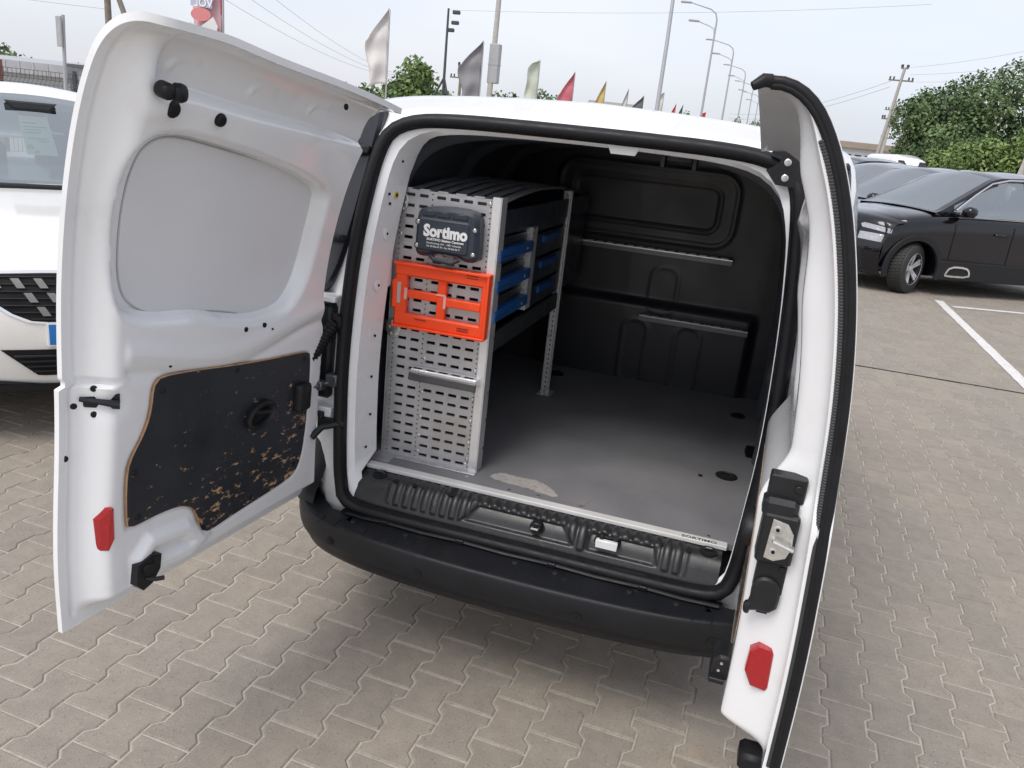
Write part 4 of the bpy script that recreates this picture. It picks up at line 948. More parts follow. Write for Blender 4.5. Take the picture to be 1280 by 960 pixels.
# ================================================================== CARS
TYRE = mat('tyre_rubber', (.030, .029, .028), .75, 0, 0, .25, 60, .6, 120)
RIM = mat('alloy_rim', (.72, .72, .73), .3, .35)
DPLAS = mat('dark_cladding', (.014, .015, .017), .55, 0, 0, .1, 20, spec=.3)
DARKCAB = mat('car_cabin', (.030, .030, .033), .8)
def paint(name, col, m=.0): return mat(name, col, .30, m, 1, .03, 3, spec=.05, rvar=.03)
PBLK = paint('black_car_paint', (.004, .004, .007)); PWHT = paint('pearl_white_paint', (.74, .73, .70)); PGRY = paint('grey_car_paint', (.16, .165, .18), .4)
PSIL = paint('silver_car_paint', (.48, .49, .50), .5); PDRK = paint('anthracite_car_paint', (.04, .042, .05), .3)
LAMPM = mat('lamp_lens', (.36, .37, .39), .08, .3, 1, .2, 40)
def arr(*a): return np.array(a, float)
class Car:
    def __init__(s, loc, ang, S, P, label, group=None, L=4.4, Wd=.92, H=1.62, zb=.24, zhood=.93, xw0=.70, xw1=-.30, zc=1.05, wb=2.65, wr=.34, name='parked_car', cat='car', clad=False, detail=True, steer=0, arches=True):
        s.root = empty(name, (loc[0], loc[1], 0), label, cat, group, R(ang)); s.S = S; s.P = P; s.W = Wd; s.xf = L/2; s.zb = zb; s.H = H
        r = s.root; XF = L/2; XR = -L/2
        # lower body
        st = [(XR+.02, .72, .95, .98, .45), (XR+.12, .84, zc-.02, zc+.02, .32), (XR+.45, .90, zc+.02, zc+.06, zb), (-.9, Wd, zc+.03, zc+.06, zb), (xw1, Wd, zc+.01, zc+.05, zb), (xw0-.1, Wd-.005, zc-.03, zc+.02, zb), (xw0+.2, Wd-.01, zc-.06, zc+.0, zb), (XF-.55, Wd-.02, zhood-.03, zhood+.045, zb), (XF-.34, Wd-.045, zhood-.10, zhood+.01, zb+.01)]
        xs = np.linspace(st[0][0], st[-1][0], 70); A = np.array(st); I = lambda c: np.interp(xs, A[:, 0], A[:, c])
        K = np.ones(7)/7; smo = lambda v: np.convolve(np.pad(v, 3, 'edge'), K, 'valid')
        w, ze, zc_, zl = map(smo, (I(1), I(2), I(3), I(4))); mb = MB(); vs = []; nS = 0
        for i, x in enumerate(xs):
            q = [(0, zl[i]), (w[i]*.85, zl[i]), (w[i]*.965, zl[i]+.07), (w[i]*1.0, zl[i]+.28), (w[i]*.992, (zl[i]+ze[i])/2+.1), (w[i]*1.0, ze[i]-.16), (w[i]*.955, ze[i]-.02), (w[i]*.80, ze[i]+.03), (w[i]*.4, zc_[i]), (0, zc_[i])]
            q = resample(chaikin(q, 2, False), 36); full = np.vstack([q, (q[::-1]*arr(-1, 1))[1:-1]]); nS = len(full)
            vs += [(x*S, y*S, z*S) for y, z in full]
        n = len(xs); mb.add(vs, grid_faces(nS, n, 0, True)+[tuple(range(nS))[::-1], tuple(range((n-1)*nS, n*nS))])
        body = mb.build('body', P, r, 45); s.body = body
        # wheel wells cut out of the body
        if arches:
            cut = MB()
            for wx in (wb/2, -wb/2):
                for sy in (-1, 1): cut.tube([(wx*S, sy*(Wd-.30)*S, wr*S), (wx*S, sy*(Wd+.2)*S, wr*S)], (wr+.055)*S, 32)
            c = cut.build('cutter', DPLAS); m = body.modifiers.new('b', 'BOOLEAN'); m.operation = 'DIFFERENCE'; m.solver = 'EXACT'
            c.parent = r; m.object = c; bpy.context.view_layer.update()
            me = bpy.data.meshes.new_from_object(body.evaluated_get(bpy.context.evaluated_depsgraph_get())); body.modifiers.clear(); body.data = me
            me.materials.clear(); me.materials.append(P); bpy.data.objects.remove(c)
            me.polygons.foreach_set('use_smooth', [True]*len(me.polygons)); me.set_sharp_from_angle(angle=R(45))
        # front fascia and bonnet nose
        s.pf = resample(chaikin([(-.16, zb-.02), (-.04, zb+.02), (0, .40), (.015, .55), (0, .68), (-.05, .80), (-.12, zhood-.03), (-.30, zhood+.02), (-.58, zhood+.055)], 2, False), 60)
        ls = np.linspace(-1, 1, 60); vs = []
        for px, pz in s.pf:
            for l in ls:
                X = XF+px-.22*l*l-.10*abs(l)**8 if px > -.3 else XF+px-(.22*l*l+.10*abs(l)**8)*max(0, (px+.62)/.32)
                vs.append((X*S, l*(Wd-.03)*S, (pz-.06*max(0, (pz-.6))*3*abs(l)**4)*S))
        mb = MB(); mb.add(vs, grid_faces(60, 60)); mb.build('bonnet', P, r, 50)
        # cabin shell: paint frame + panes
        nx = 72; xr = XR+.22
        X = np.linspace(xw0+.02, xr, nx)
        zr = np.interp(X, [xr, XR+.55, -1.2, -.6, xw1, xw0+.02], [zc+.08, H-.13, H-.02, H, H-.045, zc-.02]); zr = np.convolve(np.pad(zr, 3, 'edge'), K, 'valid')
        wbv = np.interp(X, [xr, XR+.6, xw0+.02], [.80, Wd*.94, Wd*.90]); tw = np.clip((zr-zc)/(H-zc), 0, 1); wrv = wbv-(.24*tw)
        sv = np.linspace(0, 1, 13); tv = np.linspace(0, 1, 17)[1:]; sec = []
        V = []
        for i in range(nx):
            zb_ = zc-.03; row = []
            for a in sv: row.append((wbv[i]+(wrv[i]-wbv[i])*(a**1.25), zb_+(zr[i]-.035*tw[i]-zb_)*a))
            for t in tv: row.append((wrv[i]*(1-t), zr[i]-.035*tw[i]+(.035*tw[i]+.03)*math.sin(t*math.pi/2)))
            full = row+[(-y, z) for y, z in row[::-1][1:]]; V.append([(X[i]*S, y*S, z*S) for y, z in full])
        m_ = len(V[0]); xb = -.42
        fr = MB(); gl = MB(); fr.add([p for rr_ in V for p in rr_], []); gl.v = list(fr.v)
        for i in range(nx-1):
            xm = (X[i]+X[i+1])/2
            for j in range(m_-1):
                f = (i*m_+j, i*m_+j+1, (i+1)*m_+j+1, (i+1)*m_+j); jj = min(j, m_-2-j); g = False
                if jj < 12:
                    v = (jj+.5)/12; top = 1-.0
                    g = .04 < v < .90 and (XR+.62 < xm < -1.42 or -1.34 < xm < xb-.05 or xb+.05 < xm < xw0-.25) and tw[i] > .22
                    if xm > xw1: g = g and v < .80
                else:
                    u = (jj-11.5)/16; g = (xm > xw1+.03 and xm < xw0-.01 and u > .10) or (xm < XR+.50 and xm > xr+.05 and u > .15)
                (gl if g else fr).f.append(f)
        fr.mi = [0]*len(fr.f); gl.mi = [0]*len(gl.f)
        fr.build('roof', P, r, 40); g_ = gl.build('windows', GLASS, r, 40)
        cb = MB(); cb.box((XR+.5)*S, (xw0-.25)*S, -.72*S, .72*S, (zc-.10)*S, (zc-.06)*S, 0, .01)
        for sx in (-.55, -1.35):
            for sy in (-.36, .36): cb.box((sx-.16)*S, (sx+.0)*S, (sy-.23)*S, (sy+.23)*S, .7*S, (zc+.22)*S, 0, .06); cb.box((sx-.12)*S, (sx-.03)*S, (sy-.12)*S, (sy+.12)*S, (zc+.24)*S, (zc+.40)*S, 0, .03)
        cb.build('seats', DARKCAB, r, 30)
        for wx in (wb/2, -wb/2):
            for sy in (-1, 1): s.wheel(wx, sy*(Wd-.125), wr, steer if wx > 0 else 0, sy)
        if clad:
            for wx in (wb/2, -wb/2):
                for sy in (-1, 1):
                    c = MB(); vs = []
                    for a in np.linspace(-.28, math.pi+.28, 40):
                        for rr_, dy in ((wr+.045, -.02), (wr+.05, .012), (wr+.115, .014), (wr+.125, -.02)):
                            vs.append(((wx+rr_*math.cos(a))*S, sy*(Wd+dy)*S, (wr+rr_*math.sin(a))*S))
                    c.add(vs, grid_faces(4, 40)); c.build('wheel_arch', DPLAS, r, 40)
            for sy in (-1, 1):
                c = MB(); c.box((-wb/2+wr+.10)*S, (wb/2-wr-.10)*S, *sorted(((Wd-.06)*sy*S, (Wd+.014)*sy*S)), .235*S, .50*S, 0, .012); c.build('sill_cladding', DPLAS, r, 30)
    def wheel(s, wx, wy, wr, steer, sy):
        S = s.S; mb = MB(); e = bpy.data.objects
        w2 = .115; pr = [(-w2, wr*.62), (-w2, wr*.86), (-w2*.85, wr*.96), (-w2*.5, wr), (w2*.5, wr), (w2*.85, wr*.96), (w2, wr*.86), (w2, wr*.64), (w2*.6, wr*.62)]
        mb.lathe(pr, (0, 0, 0), 'y', 48)
        for k in range(48):            # tread blocks
            a = 2*math.pi*k/48
            for j in (-1, 0, 1):
                c = arr(math.cos(a+.03*j), 0, math.sin(a+.03*j))*(wr+.001); t = arr(-math.sin(a), 0, math.cos(a))
                p = [c+t*d+arr(0, y+j*.055, 0) for d, y in ((-.016, -.022), (.016, -.022), (.016, .022), (-.016, .022))]; q = [v*1.0+arr(math.cos(a), 0, math.sin(a))*.006 for v in p]
                mb.add(p+q, [(4, 5, 6, 7), (0, 1, 5, 4), (1, 2, 6, 5), (2, 3, 7, 6), (3, 0, 4, 7)])
        rm = MB(); rm.lathe([(sy*w2*.2, wr*.60), (sy*w2*.95, wr*.645), (sy*w2*1.0, wr*.62), (sy*w2*.9, wr*.58), (sy*w2*.1, wr*.52), (sy*w2*.1, .001)], (0, 0, 0), 'y', 40, 1)
        for k in range(5):
            a = 2*math.pi*k/5+.3
            for da in (-.13, .13):
                d = arr(math.cos(a+da), 0, math.sin(a+da)); d0 = arr(math.cos(a+da*.4), 0, math.sin(a+da*.4)); t = arr(-math.sin(a), 0, math.cos(a))*.017
                c0 = d0*wr*.10+arr(0, sy*w2*.62, 0); c1 = d*wr*.61+arr(0, sy*w2*.93, 0); b = arr(0, -sy*.02, 0)
                rm.add([c0-t*1.3, c0+t*1.3, c1+t, c1-t, c0-t*1.3+b, c0+t*1.3+b, c1+t+b, c1-t+b], [(0, 1, 2, 3), (4, 5, 6, 7), (0, 1, 5, 4), (1, 2, 6, 5), (2, 3, 7, 6), (3, 0, 4, 7)])
        rm.disc((0, sy*w2*.55, 0), (0, sy, 0), wr*.13, .02, 16); 
        rm.lathe([(sy*w2*.93, wr*.645), (sy*w2*1.02, wr*.63), (sy*w2*.93, wr*.60)], (0, 0, 0), 'y', 40, 0)
        T = Matrix.Translation((wx*S, wy*S, wr*S)) @ Matrix.Rotation(R(steer), 4, 'Z') @ Matrix.Rotation(random.random(), 4, 'Y')
        o = mb.build('wheel', TYRE, s.root, 40); o.data.transform(Matrix.Diagonal((S, S, S, 1))); o.matrix_local = T
        q = rm.build('rim', [RIM, DPLAS], o, 40); q.data.transform(Matrix.Diagonal((S, S, S, 1)))
    def fpt(s, l, z, off=0):
        """point on the front fascia, lateral position l (metres), height z"""
        px = float(np.interp(z, s.pf[:46, 1], s.pf[:46, 0])); u = l/(s.W-.03)
        return ((s.xf+px-.22*u*u-.10*abs(u)**8+off)*s.S, l*s.S, (z-.06*max(0, z-.6)*3*abs(u)**4)*s.S)
    def fpatch(s, name, poly, m, off0=-.02, off1=.008, ch=.0, parent=None):
        poly = resample(poly, 60, True); n = len(poly); c = poly.mean(0)
        vs = [s.fpt(a, b, off0) for a, b in poly]+[s.fpt(a, b, off1) for a, b in poly]; F = [(i, (i+1) % n, n+(i+1) % n, n+i) for i in range(n)]
        # fill with rings toward the centre so the patch follows the curve
        k0 = n
        for k in (.66, .33):
            vs += [s.fpt(*(c+(np.array(p)-c)*k), off1) for p in poly]; b = len(vs)-n; F += [(k0+i, k0+(i+1) % n, b+(i+1) % n, b+i) for i in range(n)]; k0 = b
        vs.append(s.fpt(*c, off1)); F += [(k0+i, k0+(i+1) % n, len(vs)-1) for i in range(n)]
        mb = MB(); mb.add(vs, F); return mb.build(name, m, parent or s.root, 50)

# --- black SUV on the right
SV = Car((3.70, 12.90), -150, 1.10, PBLK, 'black SUV parked nose left beyond the white bay line', L=4.42, Wd=.93, H=1.76, zhood=1.04, zc=1.14, xw0=1.10, xw1=.08, wb=2.70, wr=.350, clad=True, steer=27, name='parked_suv', cat='SUV')
S = SV.S
for sy in (1, -1):
    c = MB(); q = chaikin([(.37, .280), (.78, .280), (.81, .31), (.74, .44), (.46, .44), (.38, .38)], 1); q = [(x+.02, z) for x, z in q]
    ring = [tuple(p) for p in q]; inn = inset(ring, .026); n = len(ring); W_ = (SV.W+.018)*sy*S
    c.add([(x*S, W_-.004*sy, z*S) for x, z in ring]+[(x*S, W_+.010*sy, z*S) for x, z in ring]+[(x*S, W_+.010*sy, z*S) for x, z in inn]+[(x*S, W_-.004*sy, z*S) for x, z in inn], [(k*n+i, k*n+(i+1) % n, (k+1)*n+(i+1) % n, (k+1)*n+i) for k in range(3) for i in range(n)])
    c.build('door_trim', SILVER, SV.root, 30)
    c = MB(); c.tube([(x*S, sy*(SV.W*.94-.0+.006)*S, (1.125+.01*(x < .2))*S) for x in (.80, .55, .2, -.5, -1.4)], .011*S, 6, rx=.5); c.build('window_trim', SILVER, SV.root, 40)
    c = MB(); zz = [(.82, 1.20), (.50, 1.42), (.20, 1.60), (-.1, 1.67), (-.7, 1.70), (-1.4, 1.66)]; c.tube([(x*S, sy*(.875-.24*((z-1.14)/.62))*S+.012*sy, z*S) for x, z in zz], .012*S, 6); c.build('roof_trim', SILVER, SV.root, 40)
    m = MB(); m.box(.66*S, .84*S, *sorted((sy*.95*S, sy*1.13*S)), 1.13*S, 1.27*S, 0, .045*S); m.box(.70*S, .86*S, *sorted((sy*.84*S, sy*1.0*S)), 1.12*S, 1.18*S, 0, .02*S); mo = m.build('door_mirror', PBLK, SV.root, 50)
    c = MB(); c.box(-.08*S, .14*S, *sorted((sy*(SV.W-.012)*S, sy*(SV.W+.035)*S)), .90*S, .93*S, 0, .012*S); c.build('door_handle', PBLK, SV.root, 40)
    c = MB(); c.tube([(.80*S, sy*(SV.W-.002)*S, z*S) for z in (.52, .8, 1.04)], .004, 5); c.build('door_gap', HOLE, SV.root); c = MB(); c.tube([(-.18*S, sy*(SV.W+.001)*S, z*S) for z in (.50, .8, 1.04)], .004, 5); c.build('door_gap', HOLE, SV.root)
    SV.fpatch('headlight', [(sy*.90, .86), (sy*.60, .86), (sy*.56, .90), (sy*.60, .925), (sy*.89, .93)], LAMPM, -.03, .012)
    SV.fpatch('headlight', [(sy*.88, .70), (sy*.62, .70), (sy*.60, .80), (sy*.87, .82)], LAMPM, -.03, .010)
SV.fpatch('grille', [(-.55, .70), (.55, .70), (.58, .92), (-.58, .92)], DPLAS); SV.fpatch('lower_grille', [(-.75, .30), (.75, .30), (.70, .58), (-.70, .58)], DPLAS)

# --- white car on the left
WC = Car((-4.34, 2.32), -36.5, 1.07, PWHT, 'white car facing the camera behind the open left van door', L=4.30, Wd=.90, H=1.585, zhood=.90, zc=1.02, xw0=.62, xw1=-.42, wb=2.60, wr=.335, clad=True)
S = WC.S
gq = chaikin([(-.50, .815), (.50, .815), (.53, .79), (.42, .66), (.28, .595), (-.28, .595), (-.42, .66), (-.53, .79)], 1)
WC.fpatch('grille_chrome', [(a*1.04, .70+(b-.70)*1.10) for a, b in gq], SILVER, -.03, .006)
gr = WC.fpatch('grille', gq, HOLE, -.02, .010)
for k, z in enumerate(np.linspace(.62, .80, 7)):
    wz = float(np.interp(z, [.595, .66, .79], [.26, .40, .50])); c = MB(); c.tube([WC.fpt(l, z, .014) for l in np.linspace(-wz, wz, 24)], .0035*S, 5); c.build('grille_bar', DPLAS, gr, 40)
for r_, z in enumerate((.775, .715, .655)):
    for k in range(-5, 6):
        l = k*.088+(.044 if r_ % 2 else 0)
        if abs(l) > (.47, .37, .27)[r_]: continue
        sg = 1 if l > 0 else -1; hh = .020; WC.fpatch('grille_block', [(l-.016+sg*.010, z+hh), (l+.016+sg*.010, z+hh), (l+.016-sg*.012, z-hh), (l-.016-sg*.012, z-hh)], mat('grille_grey', (.20, .20, .19), .35, .4) if r_+k == -5 else bpy.data.materials.get('grille_grey', ALU), .008, .018, parent=gr)
lg = WC.fpatch('lower_grille', [(-.44, .475), (.44, .475), (.30, .345), (-.30, .345)], HOLE, -.02, .006)
for z in (.37, .395, .42, .445): wz = float(np.interp(z, [.345, .475], [.30, .42])); c = MB(); c.tube([WC.fpt(l, z, .012) for l in np.linspace(-wz, wz, 20)], .006*S, 6, rx=1, ry=1); c.build('grille_bar', DPLAS, lg, 40)
WC.fpatch('bumper_skirt', [(-.86, .37), (-.5, .30), (.5, .30), (.86, .37), (.80, .225), (-.80, .225)], DPLAS, -.02, .016)
for sy in (-1, 1):
    WC.fpatch('headlight', [(sy*.86, .80), (sy*.60, .80), (sy*.56, .74), (sy*.72, .70), (sy*.86, .72)], LAMPM, -.03, .008)
    c = MB(); c.tube([WC.fpt(sy*l, z, .003) for l, z in ((.86, .56), (.66, .575), (.50, .555), (.45, .50))], .003, 5); c.build('bumper_seam', DPLAS, WC.root)
    m = MB(); m.box(.36*S, .50*S, *sorted((sy*.94*S, sy*1.10*S)), 1.03*S, 1.14*S, 0, .03*S); m.build('door_mirror', PWHT, WC.root, 50)
plt = WC.fpatch('number_plate', [(-.26, .495), (.26, .495), (.26, .605), (-.26, .605)], mat('plate_white', (.8, .8, .8), .4), .0, .022); WC.fpatch('plate_band', [(-.252, .503), (-.212, .503), (-.212, .597), (-.252, .597)], mat('plate_blue', (.01, .16, .45), .4), .0, .026, parent=plt)
c = MB(); c.box(.42*S, .66*S, -.74*S, .74*S, 1.0*S, 1.055*S, 0, .01); c.build('wiper_cowl', DPLAS, WC.root, 30)
# paper card hanging below the mirror, papers on the dash
def ws_pt(f, l, off): # f from base (0) to top (1) of the windscreen, off behind it
    x = .62+(-.42-.62)*f; z = 1.00+(1.54-1.00)*f; return ((x-off)*S, l*S, (z+.025-off*.3)*S)
c = MB(); P4 = [ws_pt(.34, -.085, .05), ws_pt(.34, .085, .05), ws_pt(.76, .085, .05), ws_pt(.76, -.085, .05)]; c.add(P4+[(a-.004, b, z) for a, b, z in P4], [(0, 1, 2, 3), (4, 5, 6, 7), (0, 1, 5, 4), (1, 2, 6, 5), (2, 3, 7, 6), (3, 0, 4, 7)])
card = c.build('paper_card', mat('pale_green_card', (.80, .95, .84), .6), WC.root)
for k, (f, l0, l1) in enumerate(((.66, -.07, .01), (.62, -.07, .065), (.59, -.07, .03), (.56, -.07, .02), (.50, -.06, .05), (.475, .0, .06))):
    c = MB(); P4 = [ws_pt(f, l0, .046), ws_pt(f, l1, .046), ws_pt(f+.010, l1, .046), ws_pt(f+.010, l0, .046)]; c.add(P4, [(0, 1, 2, 3)]); c.build('printed_line', mat('grey_print', (.25, .35, .3), .7) if k == 0 else bpy.data.materials['grey_print'], card)
for f, l, rr_, m_ in ((.41, -.058, .022, 'leaf_green'), (.365, -.03, .015, 'leaf_green')):
    c = MB(); b0 = arr(*ws_pt(f, l, .045)); c.add([tuple(b0+arr(-.75*rr_*math.sin(t)*1.2, rr_*math.cos(t), rr_*math.sin(t)*.9)) for t in np.linspace(0, 6.28, 13)[:-1]], [tuple(range(12))]); c.build('printed_leaf', bpy.data.materials.get(m_) or mat(m_, (.30, .55, .12), .6), card)
c = MB(); c.prism([(x, z) for x, z in ((-.15*S, 1.50*S), (.15*S, 1.50*S), (.06*S, 1.40*S), (-.06*S, 1.40*S))], -.26*S, -.20*S, 'x', .01); c.build('interior_mirror', DARKCAB, WC.root, 30)
c = MB(); P4 = [ws_pt(.07, -.12, .06), ws_pt(.07, .30, .06), ws_pt(.12, .30, .10), ws_pt(.12, -.06, .10)]; c.add(P4, [(0, 1, 2, 3)]); c.build('dash_paper', mat('paper', (.75, .72, .72), .7), WC.root)
# --- rows of parked cars behind the black SUV
cols = [(PDRK, 'dark grey'), (PGRY, 'mid grey'), (PBLK, 'black'), (PSIL, 'silver'), (PDRK, 'dark grey'), (PWHT, 'white')]
where = ['directly behind the black SUV', 'second behind the black SUV', 'third behind the black SUV', 'fourth behind the black SUV', 'fifth behind the black SUV', 'last in the row behind the black SUV']
for k in range(1, 7):
    m_, cn = cols[k-1]
    Car((3.70-.42*k+.15*random.uniform(-1, 1), 12.90+3.0*k), -150+random.uniform(-2, 2), (1.10, 1.14, 1.18, 1.22, 1.26, 1.30)[k-1], m_, cn+' parked car, '+where[k-1], 'cars parked in the row behind the SUV', L=4.5, H=1.72+.06*random.random(), zhood=1.0, zc=1.10, xw0=.95, xw1=-.05, detail=False)
for k in range(4):
    m_, cn = [(PSIL, 'silver'), (PGRY, 'grey'), (PSIL, 'pale silver'), (PDRK, 'dark')][k]
    Car([(6.2, 23.5), (8.3, 25.5), (6.6, 29.5), (9.8, 31)][k], -150, (1.16, 1.18, 1.22, 1.22)[k], m_, cn+' car roof '+['just over the black SUV roof', 'behind the roof of the black SUV', 'further left in the second row', 'far end of the second row of cars'][k], 'cars in the second row', L=4.5, H=1.74, zhood=1.0, zc=1.08, detail=False)
# --- white high roofed van far off
fv = empty('distant_van', (7.7, 50, 0), 'white high roofed van parked far off before the trees', 'van', rz=R(-74))
fv.scale = (.98,)*3
c = MB(); st = [(-2.6, .90, 2.72), (-2.5, .98, 2.85), (1.0, .98, 2.88), (1.7, .96, 2.70), (2.25, .93, 1.75), (3.0, .90, 1.25), (3.15, .82, .9)]; vs = []
for x, w_, h_ in st: q = resample(chaikin([(0, .35), (w_*.9, .35), (w_, .6), (w_, 1.5), (w_*.93, h_-.25), (w_*.78, h_), (0, h_+.05)], 2, False), 20); f_ = np.vstack([q, (q[::-1]*arr(-1, 1))[1:-1]]); vs += [(x, y, z) for y, z in f_]
c.add(vs, grid_faces(38, len(st), 0, True)+[tuple(range(38))[::-1], tuple(range(38*6, 38*7))]); c.build('body', WHITE, fv, 40)
for sy in (-1, 1):
    for x0, x1 in ((-2.2, -1.2), (-1.1, .0), (.15, 1.1)): MB().box(x0, x1, *sorted((sy*.93, sy*1.0)), 1.45, 1.95, 0, .03).build('side_window', DARKCAB, fv, 30)
    MB().box(1.3, 1.9, *sorted((sy*.90, sy*.975)), 1.40, 1.9, 0, .03).build('side_window', DARKCAB, fv, 30)
    for wx in (-1.6, 2.2): w = MB(); w.lathe([(sy*.75, .2), (sy*.75, .36), (sy*.97, .36), (sy*.98, .2), (sy*.95, .01)], (wx, 0, .36), 'y', 20); w.build('wheel', TYRE, fv, 40)
c = MB(); c.add([(1.78, -.80, 2.58), (1.78, .80, 2.58), (2.30, .86, 1.72), (2.30, -.86, 1.72)], [(0, 1, 2, 3)]); c.build('windscreen', DARKCAB, fv)

# ================================================================== BACKGROUND
METAL = mat('galvanised_pole', (.42, .43, .44), .5, .5); CONC = mat('concrete_pole', (.40, .38, .35), .9, 0, 0, .12, 8, .4, 60); DMET = mat('dark_mast', (.06, .065, .07), .5, .3)
WOOD = mat('weathered_pole', (.20, .18, .15), .9, 0, 0, .2, 8); WIRE = mat('wire', (.24, .24, .26), .6); CLAY = mat('red_brown_post', (.22, .10, .08), .8)
def leaf_mat(name, c0, c1):
    m, t, b = new_mat(name); b.inputs['Roughness'].default_value = .7
    geo = t.nodes.new('ShaderNodeNewGeometry'); n = t.nodes.new('ShaderNodeTexNoise'); n.inputs['Scale'].default_value = .55; n.inputs['Detail'].default_value = 4
    t.links.new(geo.outputs['Position'], n.inputs['Vector']); a = t.nodes.new('ShaderNodeMath'); a.operation = 'MULTIPLY_ADD'; t.links.new(geo.outputs['Random Per Island'], a.inputs[0]); a.inputs[1].default_value = .35
    a2 = t.nodes.new('ShaderNodeMath'); a2.operation = 'SUBTRACT'; t.links.new(n.outputs[0], a2.inputs[0]); a2.inputs[1].default_value = .15; t.links.new(a2.outputs[0], a.inputs[2])
    r = t.nodes.new('ShaderNodeValToRGB'); r.color_ramp.elements[0].position = .3; r.color_ramp.elements[1].position = .75; r.color_ramp.elements[0].color = (*c0, 1); r.color_ramp.elements[1].color = (*c1, 1)
    t.links.new(a.outputs[0], r.inputs[0]); t.links.new(r.outputs[0], b.inputs['Base Color']); return m
LEAFD = leaf_mat('foliage_dark', (.050, .095, .036), (.15, .22, .085)); LEAFL = leaf_mat('foliage_light', (.065, .12, .035), (.19, .27, .08)); BARK = mat('bark', (.10, .085, .07), .95, 0, 0, .2, 6)
def tree(x, y, r, h, n, leaf, m, label, group=None, trunk=.25, zc=None, name='tree', sq=1.):
    e = empty(name, (x, y, 0), label, 'tree' if name == 'tree' else 'bush', group)
    base = h*trunk; cz = (h+base)/2; rz_ = (h-base)/2
    L_ = 16; lob = []
    for _ in range(L_):
        d = rng.normal(size=3); d /= np.linalg.norm(d); d[2] = d[2]*.9; k = rng.uniform(.45, .80); lob.append((d*arr(r, r*sq, rz_)*k, rng.uniform(.30, .46)))
    lob.append((arr(0, 0, 0), .7)); P = []; Nn = []
    for c_, q in lob:
        mm = int(n/len(lob)*(q/.4)); d = rng.normal(size=(mm, 3)); d /= np.linalg.norm(d, axis=1)[:, None]
        P.append(c_+d*arr(r, r, rz_)*q*rng.uniform(.68, 1.16, (mm, 1))); Nn.append(d)
    P = np.vstack(P); D = np.vstack(Nn); m_ = len(P); a = rng.normal(size=(m_, 3)); u = np.cross(D+a*.7, rng.normal(size=(m_, 3))); u /= np.linalg.norm(u, axis=1)[:, None]; v = np.cross(D+a*.7, u); v /= np.linalg.norm(v, axis=1)[:, None]
    s_ = leaf*rng.uniform(.6, 1.3, (m_, 1)); V = np.stack([P-u*s_, P-v*s_*.55, P+u*s_, P+v*s_*.6], 1).reshape(-1, 3); V[:, 2] += cz
    V[:, 2] = np.maximum(V[:, 2], .05)
    me = bpy.data.meshes.new('crown'); me.from_pydata(V.tolist(), [], [(4*i, 4*i+1, 4*i+2, 4*i+3) for i in range(m_)]); me.materials.append(m)
    o = bpy.data.objects.new('crown', me); COL.objects.link(o); o.parent = e
    if name == 'tree':
        t = MB(); t.tube([(0, 0, 0), (r*.04, 0, h*.3), (-r*.03, .05, h*.6), (0, 0, h*.85)], [h*.028, h*.022, h*.014, h*.005], 8)
        for k in range(5): a_ = k*1.3; t.tube([(0, 0, h*(.3+.08*k)), (math.cos(a_)*r*.35, math.sin(a_)*r*.35, h*(.48+.07*k)), (math.cos(a_)*r*.6, math.sin(a_)*r*.6, h*(.58+.06*k))], [h*.012, h*.008, h*.003], 6)
        t.build('trunk', BARK, e, 50)
    return e
gR = 'trees beyond the car park on the right'
for (x, y, r, h, m_, lb) in [(10.2, 57, 2.6, 7.6, LEAFD, 'dark leafy tree at the left end of the right-hand trees'), (13.6, 58, 3.4, 9.2, LEAFD, 'tallest round crowned tree of the right-hand trees'), (18.6, 57.5, 3.3, 7.7, LEAFD, 'leafy tree right of the tallest one, cut by the picture edge'), (23.5, 57, 3.4, 7.6, LEAFL, 'light green tree outermost on the right'), (29, 58, 4, 9, LEAFD, 'dark tree beyond the right picture edge')]:
    tree(x, y, r, h, 15000, .13, m_, lb, gR, .12)
for k, (x, y, r, h) in enumerate([(11.3, 53.5, 1.9, 4.2), (12.2, 51, 2.2, 4.8), (15.0, 50.5, 2.3, 5.0), (18.0, 50.5, 2.4, 4.7), (21.0, 50, 2.4, 5.2)]):
    tree(x, y, r, h, 8000, .12, LEAFL, ['low bush at the foot of the utility pole', 'pale green bush below the tallest tree', 'broad bush in the middle of the hedge over the parked cars', 'low rounded bush right of the broad one', 'tall bush by the leaning concrete post'][k], 'bushes in front of the right-hand trees', .0, name='bush')
for (x, y, r, h, n, lb) in [(-25.3, 45.6, 1.9, 4.0, 2500, 'small tree left of the white feather flag'), (-22.0, 46.8, 2.2, 5.5, 3500, 'green tree right of the white feather flag'), (-20.3, 47.2, 1.5, 4.3, 2500, 'lower tree between the white flag and the camera mast'), (-22.6, 68.3, 2.3, 5.9, 2500, 'tree right of the concrete lamp column'), (-19.4, 69.5, 2.1, 5.5, 2500, 'tree behind the pale green flag'), (-27.2, 66, 1.8, 5.2, 2500, 'tree behind the dark grey flag'), (-10.0, 105, 1.8, 6.9, 2000, 'far tree left of the first street lamp foot'), (-4.6, 117.6, 2.0, 7.4, 2000, 'far tree at the foot of the lamp row'), (-1.9, 118.3, 2.3, 7.2, 2000, 'last far tree beside the right van door'), (-44.3, 36, 3, 3.7, 2500, 'dark tree over the roof at the left edge')]:
    tree(x, y, r, h, n, .17, LEAFD if n != 3500 else LEAFL, lb, 'distant trees behind the van', .1)
